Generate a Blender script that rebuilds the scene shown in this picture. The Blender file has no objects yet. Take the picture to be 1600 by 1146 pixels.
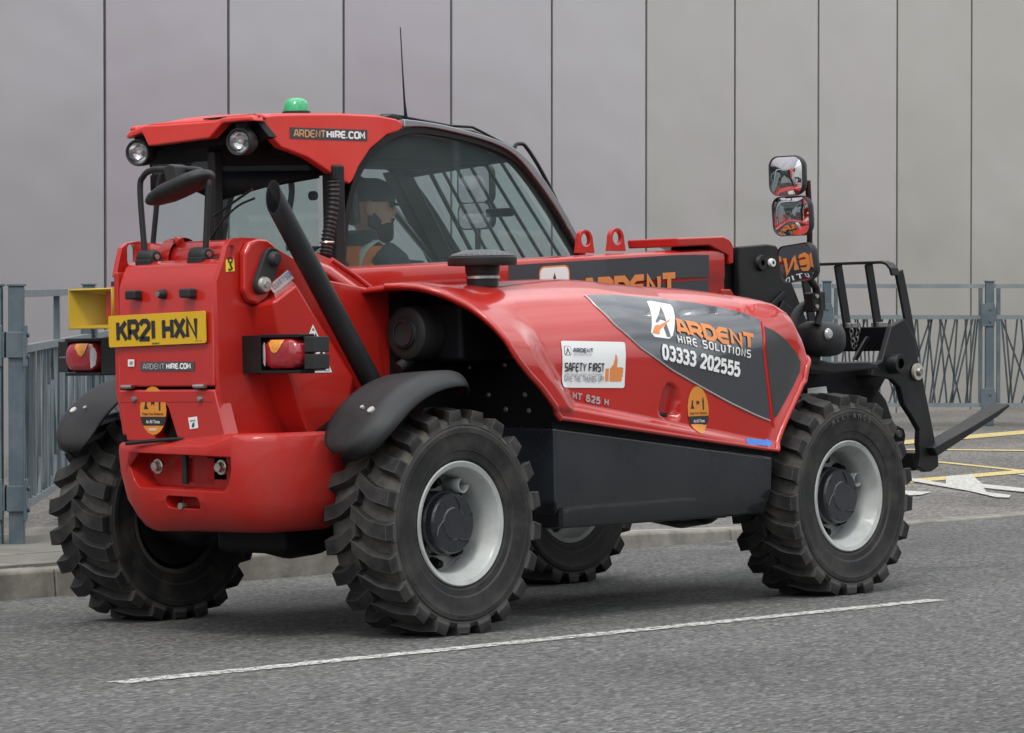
import bpy, bmesh, math, random
from mathutils import Vector, Matrix
from mathutils.bvhtree import BVHTree
import numpy as np
random.seed(7)
S = bpy.context.scene
COL = S.collection
PI = math.pi

# ------------------------------------------------------------------ camera, sky, sun, exposure
cd = bpy.data.cameras.new('camera'); cam = bpy.data.objects.new('camera', cd); COL.objects.link(cam)
cd.sensor_width = 36; cd.lens = 128.689; cd.clip_start = .5; cd.clip_end = 3000
cam.matrix_world = Matrix(((0.67398521, 0.01704493, -0.73854818, -9.58293516),
                           (-0.73874484, 0.01555074, -0.67380579, -9.8648985),
                           (0.0, 0.99973379, 0.02307282, 1.28954023), (0, 0, 0, 1)))
S.camera = cam
SUN_EL, SUN_AZ = math.radians(56), math.radians(205)     # azimuth of the sun seen from the machine, from +X towards +Y
w = bpy.data.worlds.new('World'); S.world = w; w.use_nodes = True
wn, wl = w.node_tree.nodes, w.node_tree.links
bg = wn['Background']; bg.inputs[1].default_value = .12
sky = wn.new('ShaderNodeTexSky'); sky.sky_type = 'NISHITA'; sky.sun_disc = False
sky.sun_elevation = SUN_EL; sky.sun_rotation = PI/2 - SUN_AZ
tc = wn.new('ShaderNodeTexCoord'); mp = wn.new('ShaderNodeMapping'); mp.inputs['Scale'].default_value = (1, 1, 2.2)
ns = wn.new('ShaderNodeTexNoise'); ns.inputs['Scale'].default_value = 2.6; ns.inputs['Detail'].default_value = 7; ns.inputs['Roughness'].default_value = .55
cr = wn.new('ShaderNodeValToRGB'); cr.color_ramp.elements[0].position = .36; cr.color_ramp.elements[1].position = .62
cr.color_ramp.elements[0].color = (4.6, 4.8, 5.1, 1); cr.color_ramp.elements[1].color = (15.5, 15.6, 15.6, 1)
mx = wn.new('ShaderNodeMix'); mx.data_type = 'RGBA'; mx.inputs['Factor'].default_value = .86
wl.new(tc.outputs['Generated'], mp.inputs['Vector']); wl.new(mp.outputs[0], ns.inputs['Vector']); wl.new(ns.outputs[0], cr.inputs[0])
sp = wn.new('ShaderNodeSeparateXYZ'); gr = wn.new('ShaderNodeMapRange'); gr.inputs[1].default_value = -.02; gr.inputs[2].default_value = .85; gr.inputs[3].default_value = .36; gr.inputs[4].default_value = 1.32
wl.new(tc.outputs['Generated'], sp.inputs[0]); wl.new(sp.outputs[2], gr.inputs[0])
gm = wn.new('ShaderNodeVectorMath'); gm.operation = 'SCALE'; wl.new(cr.outputs[0], gm.inputs[0]); wl.new(gr.outputs[0], gm.inputs['Scale'])
wl.new(sky.outputs[0], mx.inputs['A']); wl.new(gm.outputs[0], mx.inputs['B']); wl.new(mx.outputs['Result'], bg.inputs[0])
sl = bpy.data.lights.new('sun', 'SUN'); sl.energy = 1.1; sl.angle = math.radians(14); sl.color = (1, .96, .9)
so = bpy.data.objects.new('sun', sl); COL.objects.link(so)
so.rotation_euler = Vector((math.cos(SUN_EL)*math.cos(SUN_AZ), math.cos(SUN_EL)*math.sin(SUN_AZ), math.sin(SUN_EL))).to_track_quat('Z', 'Y').to_euler()
S.view_settings.view_transform = 'Standard'; S.view_settings.look = 'None'
S.view_settings.exposure = .42; S.view_settings.gamma = 1
try: S.view_settings.use_curve_mapping = False
except Exception: pass
S.render.engine = 'CYCLES'
S.cycles.max_bounces = 10; S.cycles.transparent_max_bounces = 24

# ------------------------------------------------------------------ materials
MATS = {}
def mat(name, col, rough=.5, metal=0, coat=0, var=.12, vscale=6, bump=0, bscale=60, dirt=None, dscale=3, damt=.35, spec=.5, rvar=.0, coord='Object', emit=None):
    if name in MATS: return MATS[name]
    m = bpy.data.materials.new(name); m.use_nodes = True
    n, l = m.node_tree.nodes, m.node_tree.links
    b = n['Principled BSDF']
    t = n.new('ShaderNodeTexCoord'); co = t.outputs[coord]
    a = n.new('ShaderNodeTexNoise'); a.inputs['Scale'].default_value = vscale; a.inputs['Detail'].default_value = 5
    l.new(co, a.inputs['Vector'])
    r = n.new('ShaderNodeValToRGB'); r.color_ramp.elements[0].position = .3; r.color_ramp.elements[1].position = .7
    r.color_ramp.elements[0].color = tuple(c*(1-var) for c in col)+(1,)
    r.color_ramp.elements[1].color = tuple(min(1, c*(1+var)) for c in col)+(1,)
    l.new(a.outputs[0], r.inputs[0]); out = r.outputs[0]
    b.inputs['Roughness'].default_value = rough; b.inputs['Metallic'].default_value = metal
    b.inputs['Specular IOR Level'].default_value = spec
    if coat: b.inputs['Coat Weight'].default_value = coat; b.inputs['Coat Roughness'].default_value = .06
    if dirt:
        d = n.new('ShaderNodeTexNoise'); d.inputs['Scale'].default_value = dscale; d.inputs['Detail'].default_value = 9; d.inputs['Roughness'].default_value = .68
        l.new(co, d.inputs['Vector'])
        dr = n.new('ShaderNodeMapRange'); dr.inputs[1].default_value = .45; dr.inputs[2].default_value = .78; dr.inputs[3].default_value = 0; dr.inputs[4].default_value = damt
        l.new(d.outputs[0], dr.inputs[0])
        x = n.new('ShaderNodeMix'); x.data_type = 'RGBA'; x.inputs['B'].default_value = tuple(dirt)+(1,)
        l.new(dr.outputs[0], x.inputs['Factor']); l.new(out, x.inputs['A']); out = x.outputs['Result']
        rr = n.new('ShaderNodeMapRange'); rr.inputs[1].default_value = 0; rr.inputs[2].default_value = 1; rr.inputs[3].default_value = rough; rr.inputs[4].default_value = min(1, rough+.7)
        l.new(dr.outputs[0], rr.inputs[0]); l.new(rr.outputs[0], b.inputs['Roughness'])
    l.new(out, b.inputs['Base Color'])
    if bump:
        q = n.new('ShaderNodeTexNoise'); q.inputs['Scale'].default_value = bscale; q.inputs['Detail'].default_value = 4
        l.new(co, q.inputs['Vector'])
        bp = n.new('ShaderNodeBump'); bp.inputs['Strength'].default_value = bump; bp.inputs['Distance'].default_value = .004
        l.new(q.outputs[0], bp.inputs['Height']); l.new(bp.outputs[0], b.inputs['Normal'])
    MATS[name] = m
    return m
RED = mat('red_paint', (.43, .0145, .0095), .28, spec=.4, coat=.8, var=.05, vscale=2, bump=.03, bscale=9, dirt=(.20, .05, .045), dscale=2.6, damt=.16)
REDW = mat('red_cast_paint', (.40, .0135, .009), .40, spec=.3, coat=.25, var=.07, vscale=3, bump=.12, bscale=70, dirt=(.16, .06, .05), dscale=3, damt=.4)
ROOFR = mat('roof_red_plastic', (.62, .036, .026), .32, coat=.25, var=.04, bump=.02, dirt=(.4, .12, .1), damt=.2)
BLK = mat('black_paint', (.008, .0085, .0095), .38, spec=.35, var=.2, bump=.05, bscale=80, dirt=(.035, .033, .03), dscale=4, damt=.4)
BLKS = mat('satin_black_panel', (.016, .0195, .0245), .27, coat=.45, var=.1, bump=.02, dirt=(.045, .048, .052), dscale=2.2, damt=.35)
PLAS = mat('black_plastic', (.014, .015, .0165), .52, spec=.4, var=.12, bump=.12, bscale=160, dirt=(.05, .048, .045), dscale=3, damt=.3)
DEEP = mat('dark_engine_black', (.0045, .0045, .006), .6, var=.2, dirt=(.012, .011, .010), damt=.3, spec=.2)
RUB = mat('tyre_rubber', (.0105, .0105, .0112), .62, spec=.4, var=.25, vscale=9, bump=.2, bscale=90, dirt=(.095, .088, .078), dscale=7, damt=.62)
def edge_wear(m, col, rad=.006):
    n, l = m.node_tree.nodes, m.node_tree.links; b = n['Principled BSDF']; src = b.inputs['Base Color'].links[0].from_socket
    bv = n.new('ShaderNodeBevel'); bv.samples = 4; bv.inputs[0].default_value = rad; g = n.new('ShaderNodeNewGeometry')
    d = n.new('ShaderNodeVectorMath'); d.operation = 'DOT_PRODUCT'; l.new(bv.outputs[0], d.inputs[0]); l.new(g.outputs['Normal'], d.inputs[1])
    r = n.new('ShaderNodeMapRange'); r.inputs[1].default_value = .985; r.inputs[2].default_value = .86; r.inputs[3].default_value = 0; r.inputs[4].default_value = .75; l.new(d.outputs['Value'], r.inputs[0])
    x = n.new('ShaderNodeMix'); x.data_type = 'RGBA'; x.inputs['B'].default_value = tuple(col)+(1,); l.new(r.outputs[0], x.inputs['Factor']); l.new(src, x.inputs['A']); l.new(x.outputs['Result'], b.inputs['Base Color'])
edge_wear(RUB, (.085, .083, .078))
RUBG = mat('tyre_groove_rubber', (.030, .029, .027), .8, var=.35, vscale=9, bump=.25, bscale=70, dirt=(.15, .138, .12), dscale=5, damt=.9)
RIM = mat('white_rim_paint', (.41, .43, .42), .45, coat=.15, var=.08, dirt=(.15, .14, .12), dscale=5, damt=.75)
RIMD = mat('dirty_unlit_rim_inside', (.035, .034, .032), .8, var=.3, dirt=(.09, .082, .07), damt=.5)  # near-black colour stands for grime and for the unlit rim inside
GREY = mat('grey_decal', (.048, .056, .066), .22, coat=1, var=.04)
GRYD = mat('dark_mesh_decal', (.030, .033, .034), .4, var=.25, vscale=240, dirt=(.07, .07, .06), damt=.3)
ORG = mat('orange_print', (.68, .235, .062), .35, var=.04)
WHT = mat('white_print', (.78, .78, .77), .35, var=.03)
STK = mat('sticker_white', (.74, .75, .75), .3, var=.03, dirt=(.5, .49, .46), damt=.25)
INK = mat('black_print', (.018, .018, .02), .4, var=.05)
INKG = mat('grey_print', (.25, .25, .26), .4, var=.05)
SILV = mat('silver_print', (.42, .40, .40), .35, metal=.3, var=.05)
YEL = mat('plate_yellow', (.62, .37, .012), .35, var=.03, dirt=(.45, .3, .05), damt=.25)
YELP = mat('yellow_plastic', (.54, .34, .016), .42, var=.06, dirt=(.3, .22, .06), damt=.35)
YELS = mat('yellow_sticker', (.80, .62, .04), .4, var=.03)
ORGS = mat('amber_sticker', (.62, .23, .028), .35, var=.05)
BLU = mat('blue_sticker', (.04, .19, .62), .3, var=.2, vscale=40)
STEEL = mat('bare_steel', (.55, .53, .49), .32, metal=1, var=.2, vscale=40, dirt=(.2, .17, .13), damt=.3)
DSTEEL = mat('dull_steel', (.30, .29, .28), .45, metal=.8, var=.2)
TRIM = mat('grey_cab_trim', (.36, .38, .40), .28, metal=.85, var=.08)
GREEN = mat('green_beacon_lens', (.02, .36, .13), .16, var=.06, coat=.6)
LRED = mat('red_lens', (.30, .012, .02), .12, var=.2, vscale=60, coat=.8)
LORG = mat('amber_lens', (.70, .28, .03), .14, var=.15, vscale=60, coat=.8)
LWHT = mat('clear_lens', (.42, .40, .40), .12, var=.15, vscale=80, coat=.8)
GALV = mat('fence_paint', (.075, .108, .130), .42, metal=.15, var=.1, vscale=5, bump=.05, dirt=(.25, .27, .27), dscale=4, damt=.4)
GALVL = mat('fence_rail_paint', (.17, .205, .22), .45, metal=.2, var=.1, vscale=5, bump=.05, dirt=(.32, .33, .32), dscale=4, damt=.45)
BARM = mat('fence_bar_paint', (.035, .050, .058), .45, metal=.1, var=.2, dirt=(.14, .16, .165), dscale=6, damt=.5)
SKIN = mat('skin', (.52, .29, .205), .5, var=.08, vscale=14)
HAIR = mat('dark_hair', (.025, .018, .014), .7, var=.3, vscale=60)
CAPM = mat('navy_cap_cloth', (.022, .026, .034), .85, var=.15, bump=.15, bscale=220)
JACK = mat('dark_jacket_cloth', (.025, .030, .036), .85, var=.15, bump=.3, bscale=24)
SEATM = mat('seat_fabric', (.03, .03, .033), .85, var=.15, bump=.2, bscale=200)
def chrome(name, rough=.02, col=(.86, .87, .88)):
    m = mat(name, col, rough, metal=1, var=.01); return m
MIRR = chrome('mirror_glass')
REFL = mat('lamp_reflector', (.72, .73, .74), .18, metal=1, var=.3, vscale=38, bump=.5, bscale=28)
def glass(name, tint, refl=.9, haze=.0, hcol=(.35, .42, .42)):
    m = bpy.data.materials.new(name); m.use_nodes = True
    n, l = m.node_tree.nodes, m.node_tree.links; n.remove(n['Principled BSDF']); o = n['Material Output']
    tr = n.new('ShaderNodeBsdfTransparent'); tr.inputs[0].default_value = tuple(tint)+(1,)
    gl = n.new('ShaderNodeBsdfGlossy'); gl.inputs['Roughness'].default_value = .02; gl.inputs[0].default_value = (refl, refl, refl, 1)
    lw = n.new('ShaderNodeLayerWeight'); lw.inputs[0].default_value = .5; pw = n.new('ShaderNodeMath'); pw.operation = 'POWER'; pw.inputs[1].default_value = 5; l.new(lw.outputs['Facing'], pw.inputs[0]); fr = n.new('ShaderNodeMath'); fr.operation = 'MULTIPLY_ADD'; fr.inputs[1].default_value = .92; fr.inputs[2].default_value = .08; l.new(pw.outputs[0], fr.inputs[0])
    mm = n.new('ShaderNodeMixShader'); l.new(fr.outputs[0], mm.inputs[0]); l.new(tr.outputs[0], mm.inputs[1]); l.new(gl.outputs[0], mm.inputs[2])
    df = n.new('ShaderNodeBsdfDiffuse'); df.inputs[0].default_value = tuple(hcol)+(1,)
    ns = n.new('ShaderNodeTexNoise'); ns.inputs['Scale'].default_value = 4; ns.inputs['Detail'].default_value = 6
    mr = n.new('ShaderNodeMapRange'); mr.inputs[3].default_value = haze*.4; mr.inputs[4].default_value = haze*1.6; l.new(ns.outputs[0], mr.inputs[0])
    m2 = n.new('ShaderNodeMixShader'); l.new(mr.outputs[0], m2.inputs[0]); l.new(mm.outputs[0], m2.inputs[1]); l.new(df.outputs[0], m2.inputs[2])
    l.new(m2.outputs[0], o.inputs[0]); MATS[name] = m
    return m
GLS = glass('tinted_side_glass', (.80, .93, .91), haze=.15, hcol=(.20, .31, .32))
GLS2 = glass('tinted_cab_glass', (.84, .95, .93), haze=.05, hcol=(.25, .36, .37))
GLC = glass('clear_lamp_glass', (.92, .92, .92))

# ------------------------------------------------------------------ mesh helpers
class MB:
    def __init__(s): s.v = []; s.f = []
    def add(s, vs, fs):
        k = len(s.v); s.v += [tuple(v) for v in vs]; s.f += [tuple(i+k for i in f) for f in fs]; return s
    def hexa(s, a, b):                                   # two quads, bottom a and top b
        return s.add(list(a)+list(b), [(3, 2, 1, 0), (4, 5, 6, 7), (0, 1, 5, 4), (1, 2, 6, 5), (2, 3, 7, 6), (3, 0, 4, 7)])
    def box(s, x0, x1, y0, y1, z0, z1):
        return s.hexa([(x0, y0, z0), (x1, y0, z0), (x1, y1, z0), (x0, y1, z0)], [(x0, y0, z1), (x1, y0, z1), (x1, y1, z1), (x0, y1, z1)])
    def prism(s, poly, fa, fb):                          # polygon mapped by fa and fb to the two caps
        n = len(poly)
        return s.add([fa(*p) for p in poly]+[fb(*p) for p in poly],
                     [tuple(range(n))[::-1], tuple(range(n, 2*n))]+[(i, (i+1) % n, n+(i+1) % n, n+i) for i in range(n)])
    def py(s, poly, y0, y1):                             # XZ polygon extruded along Y
        return s.prism(poly, lambda a, b: (a, y0, b), lambda a, b: (a, y1, b))
    def px(s, poly, x0, x1): return s.prism(poly, lambda a, b: (x0, a, b), lambda a, b: (x1, a, b))
    def pz(s, poly, z0, z1): return s.prism(poly, lambda a, b: (a, b, z0), lambda a, b: (a, b, z1))
    def loft(s, rings, close=True, cap=True):
        n = len(rings[0]); k = len(s.v)
        for r in rings: s.v += [tuple(p) for p in r]
        m = n if close else n-1
        for j in range(len(rings)-1):
            for i in range(m): s.f.append((k+j*n+i, k+j*n+(i+1) % n, k+(j+1)*n+(i+1) % n, k+(j+1)*n+i))
        if cap: s.f.append(tuple(k+i for i in range(n))[::-1]); s.f.append(tuple(k+(len(rings)-1)*n+i for i in range(n)))
        return s
    def tube(s, path, r, n=10, cap=True, rad=None):
        P = [Vector(p) for p in path]; rings = []; up = None
        for i, p in enumerate(P):
            d = ((P[min(i+1, len(P)-1)]-p).normalized()+(p-P[max(i-1, 0)]).normalized()).normalized()
            if up is None: up = d.orthogonal().normalized()
            else: up = (up-d*up.dot(d)).normalized()
            q = d.cross(up); rr = rad[i] if rad else r
            rings.append([p+(up*math.cos(2*PI*k/n)+q*math.sin(2*PI*k/n))*rr for k in range(n)])
        return s.loft(rings, True, cap)
    def lathe(s, prof, o=(0, 0, 0), ax='y', n=32, a0=0, a1=2*PI):   # prof: (radius, height along axis)
        full = abs(a1-a0-2*PI) < 1e-6; m = n if full else n+1; rings = []
        for r, h in prof:
            R = []
            for k in range(m):
                t = a0+(a1-a0)*k/n; c, q = r*math.cos(t), r*math.sin(t)
                R.append({'y': (o[0]+c, o[1]+h, o[2]+q), 'z': (o[0]+c, o[1]+q, o[2]+h), 'x': (o[0]+h, o[1]+c, o[2]+q)}[ax])
            rings.append(R)
        return s.loft(rings, full, False)
    def disc(s, o, r, h, ax='y', n=24): return s.lathe([(.0001, 0), (r, 0), (r, h), (.0001, h)], o, ax, n)
    def grid(s, rows):
        n = len(rows[0]); k = len(s.v)
        for r in rows: s.v += [tuple(p) for p in r]
        for j in range(len(rows)-1):
            for i in range(n-1): s.f.append((k+j*n+i, k+j*n+i+1, k+(j+1)*n+i+1, k+(j+1)*n+i))
        return s
    def xf(s, M):
        s.v = [tuple(M @ Vector(v)) for v in s.v]; return s
    def mesh(s, name):
        me = bpy.data.meshes.new(name); me.from_pydata(s.v, [], s.f); me.validate()
        bm = bmesh.new(); bm.from_mesh(me); bmesh.ops.recalc_face_normals(bm, faces=bm.faces); bm.to_mesh(me); bm.free()
        return me
    def build(s, name, m, parent=None, bevel=0, seg=2, solid=0, sub=0, ang=38, label=None, kind=None):
        me = s.mesh(name)
        return link(name, me, m, parent, bevel, seg, solid, sub, ang, label, kind)
def link(name, me, m, parent=None, bevel=0, seg=2, solid=0, sub=0, ang=38, label=None, kind=None):
    o = bpy.data.objects.new(name, me); COL.objects.link(o)
    if parent: o.parent = parent
    for q in (m if isinstance(m, (list, tuple)) else [m]): me.materials.append(q)
    me.polygons.foreach_set('use_smooth', [True]*len(me.polygons))
    if not sub: me.set_sharp_from_angle(angle=math.radians(ang))
    if solid:
        d = o.modifiers.new('solid', 'SOLIDIFY'); d.thickness = solid; d.offset = 0
    if sub:
        d = o.modifiers.new('sub', 'SUBSURF'); d.levels = sub; d.render_levels = sub
    if bevel:
        d = o.modifiers.new('bev', 'BEVEL'); d.width = bevel; d.segments = seg; d.limit_method = 'ANGLE'; d.angle_limit = math.radians(32); d.harden_normals = True
    if label: o['label'] = label
    if kind: o['kind'] = kind
    return o
def tag(o, label=None, cat=None, group=None, kind=None):
    if label: o['label'] = label
    if cat: o['category'] = cat
    if group: o['group'] = group
    if kind: o['kind'] = kind
    return o
def empty(name, loc=(0, 0, 0), rot=(0, 0, 0)):
    o = bpy.data.objects.new(name, None); COL.objects.link(o); o.location = loc; o.rotation_euler = rot; o.empty_display_size = .1
    return o
def smooth_path(P, k=6):
    P = [Vector(p) for p in P]; out = []
    for i in range(len(P)-1):
        a, b, c, d = P[max(i-1, 0)], P[i], P[i+1], P[min(i+2, len(P)-1)]
        for j in range(k):
            t = j/k
            out.append(.5*((2*b)+(c-a)*t+(2*a-5*b+4*c-d)*t*t+(3*b-a-3*c+d)*t**3))
    out.append(P[-1]); return out
def arc2(c, r, a0, a1, n=8): return [(c[0]+r*math.cos(math.radians(a0+(a1-a0)*k/n)), c[1]+r*math.sin(math.radians(a0+(a1-a0)*k/n))) for k in range(n+1)]
def rrect(cx, cy, w_, h_, r, n=4):
    o = []
    for sx, sy, a in ((1, 1, 0), (-1, 1, 90), (-1, -1, 180), (1, -1, 270)):
        o += arc2((cx+sx*(w_/2-r), cy+sy*(h_/2-r)), r, a, a+90, n)
    return o
def outline_mesh(loops, depth, M, name):                 # filled outline with holes, extruded
    cu = bpy.data.curves.new(name, 'CURVE'); cu.dimensions = '2D'; cu.fill_mode = 'BOTH'; cu.extrude = depth/2
    for L in loops:
        sp = cu.splines.new('POLY'); sp.points.add(len(L)-1); sp.use_cyclic_u = True
        for p, q in zip(sp.points, L): p.co = (q[0], q[1], 0, 1)
    ob = bpy.data.objects.new(name, cu); me = bpy.data.meshes.new_from_object(ob); bpy.data.objects.remove(ob)
    me.transform(M)
    bm = bmesh.new(); bm.from_mesh(me); bmesh.ops.remove_doubles(bm, verts=bm.verts, dist=1e-5); bmesh.ops.recalc_face_normals(bm, faces=bm.faces); bm.to_mesh(me); bm.free()
    return me
XZ = lambda y: Matrix(((1, 0, 0, 0), (0, 0, 1, y), (0, 1, 0, 0), (0, 0, 0, 1)))     # 2D (x, z) to plane y
def plate(name, loops, y, t, m, parent, bevel=0):
    return link(name, outline_mesh(loops, t, XZ(y), name), m, parent, bevel)

# lettering: stroke letters and the built-in font
G = {'A': [[(0, 0), (.36, 1), (.64, 1), (1, 0)], [(.17, .30), (.83, .30)]], 'R': [[(.08, 0), (.08, 1), (.75, 1), (.95, .85), (.95, .58), (.75, .43), (.08, .43)], [(.55, .43), (.97, 0)]],
     'D': [[(.08, .0), (.08, 1), (.68, 1), (.95, .74), (.95, .26), (.68, 0), (.03, 0)]], 'E': [[(.98, 1), (.36, 1), (.08, .76), (.08, .24), (.36, 0), (.98, 0)], [(.08, .5), (.92, .5)]],
     'N': [[(.08, 0), (.08, 1), (.92, 0), (.92, 1)]], 'T': [[(0, 1), (1, 1)], [(.5, .95), (.5, 0)]], 'H': [[(.08, 0), (.08, 1)], [(.92, 0), (.92, 1)], [(.08, .5), (.92, .5)]],
     'I': [[(.5, 0), (.5, 1)]], 'S': [[(.95, 1), (.2, 1), (.06, .88), (.06, .62), (.2, .5), (.8, .5), (.94, .38), (.94, .12), (.8, 0), (.05, 0)]],
     'O': [[(.25, 1), (.75, 1), (.95, .8), (.95, .2), (.75, 0), (.25, 0), (.05, .2), (.05, .8), (.25, 1)]], 'L': [[(.08, 1), (.08, 0), (.95, 0)]],
     'U': [[(.06, 1), (.06, .2), (.26, 0), (.74, 0), (.94, .2), (.94, 1)]], 'K': [[(.1, 0), (.1, 1)], [(.95, 1), (.16, .45)], [(.40, .62), (.98, 0)]],
     'X': [[(.02, 0), (.98, 1)], [(.02, 1), (.98, 0)]], '1': [[(.5, 0), (.5, 1)]], '0': [[(.3, 1), (.7, 1), (.92, .76), (.92, .24), (.7, 0), (.3, 0), (.08, .24), (.08, .76), (.3, 1)]],
     '2': [[(.06, .78), (.14, .93), (.3, 1), (.7, 1), (.92, .84), (.92, .64), (.06, .04), (.06, 0), (.98, 0)]],
     '3': [[(.06, .88), (.28, 1), (.7, 1), (.92, .82), (.92, .66), (.72, .52), (.36, .52)], [(.72, .52), (.95, .36), (.95, .18), (.72, 0), (.26, 0), (.04, .13)]],
     '5': [[(.9, 1), (.16, 1), (.12, .54), (.34, .62), (.7, .62), (.94, .44), (.94, .2), (.7, 0), (.26, 0), (.04, .12)]],
     'F': [[(.08, 0), (.08, 1), (.95, 1)], [(.08, .5), (.82, .5)]], 'Y': [[(.5, 0), (.5, .45)], [(.0, 1), (.5, .44), (1, 1)]], 'M': [[(.04, 0), (.04, 1), (.5, .35), (.96, 1), (.96, 0)]],
     'C': [[(.95, .86), (.74, 1), (.3, 1), (.06, .78), (.06, .22), (.3, 0), (.74, 0), (.95, .14)]], '.': [[(.3, 0), (.3, .14)]], ' ': [],
     '6': [[(.9, .92), (.66, 1), (.3, 1), (.06, .78), (.06, .22), (.3, 0), (.7, 0), (.94, .2), (.94, .4), (.7, .58), (.06, .5)]], 'P': [[(.08, 0), (.08, 1), (.75, 1), (.95, .85), (.95, .58), (.75, .43), (.08, .43)]],
     'B': [[(.08, 0), (.08, 1), (.7, 1), (.9, .86), (.9, .64), (.72, .52), (.08, .52)], [(.72, .52), (.95, .38), (.95, .14), (.74, 0), (.03, 0)]], 'G': [[(.95, .86), (.74, 1), (.3, 1), (.06, .78), (.06, .22), (.3, 0), (.74, 0), (.95, .14), (.95, .45), (.55, .45)]],
     'V': [[(0, 1), (.5, 0), (1, 1)]], '!': [[(.5, 1), (.5, .3)], [(.5, .14), (.5, 0)]]}
def strokes(txt, wid, gap, th, narrow={'I': .3, '1': .3, '.': .3, ' ': .5, '!': .3}):
    """flat letters one unit tall: list of quads in (u, v), and the total width"""
    quads = []; u = 0; lay = 0
    for ch in txt:
        cw = wid*narrow.get(ch, 1)
        for pl in G[ch]:
            q = [Vector((u+a*cw, b*(1-th)+th/2)) for a, b in pl]
            lay += 1; L = []; Rr = []; n = len(q)
            closed = (q[0]-q[-1]).length < 1e-6
            for i, p in enumerate(q):
                if closed and i in (0, n-1): d0, d1 = (p-q[n-2]).normalized(), (q[1]-p).normalized()
                else:
                    d0 = (p-q[i-1]).normalized() if i else (q[1]-p).normalized()
                    d1 = (q[i+1]-p).normalized() if i < n-1 else d0
                t = (d0+d1); t = t.normalized() if t.length > 1e-6 else d1
                nn = Vector((-t.y, t.x)); mi = th/2/max(.68, abs(nn.dot(Vector((-d1.y, d1.x)))))
                L.append(p+nn*mi); Rr.append(p-nn*mi)
            for i in range(n-1): quads.append((lay % 3, [L[i], L[i+1], Rr[i+1], Rr[i]]))
        u += cw+gap
    return quads, u-gap
def stroke_text(name, txt, m, parent, put, size, wid=.75, gap=.14, th=.17, width=None, sub=3, slant=0, mirror=False):
    """put(u, v, e) gives the 3D point for text coordinates (metres) lifted by e"""
    Q, W = strokes(txt, wid, gap, th); mb = MB(); sx = size if width is None else width/W
    for lay, q in Q:
        e = .0006+.0004*lay
        k = sub
        rows = []
        for i in range(k+1):
            a = q[0].lerp(q[1], i/k); b = q[3].lerp(q[2], i/k)
            rows.append([put((p.x+slant*p.y)*sx, p.y*size, e) for p in (a, a.lerp(b, .5), b)])
        mb.grid(rows)
    return mb.build(name, m, parent)
def font_text(name, txt, m, parent, put, size, width=None, bold=0.0, align=0):
    cu = bpy.data.curves.new(name, 'FONT'); cu.body = txt; cu.size = 1; cu.offset = bold; cu.resolution_u = 3
    ob = bpy.data.objects.new(name, cu); me = bpy.data.meshes.new_from_object(ob); bpy.data.objects.remove(ob)
    vs = [v.co.copy() for v in me.vertices]; w0 = min(v.x for v in vs); w1 = max(v.x for v in vs)
    sx = size/.72 if width is None else width/(w1-w0)
    for v, c in zip(me.vertices, vs): v.co = put((c.x-w0)*sx, c.y*size/.72, .0008)
    return link(name, me, m, parent)
def flat(O, U, V):
    O, U, V = Vector(O), Vector(U).normalized(), Vector(V); V = (V-U*V.dot(U)).normalized(); N = U.cross(V)
    return lambda u, v, e=0: O+U*u+V*v+N*e

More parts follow.
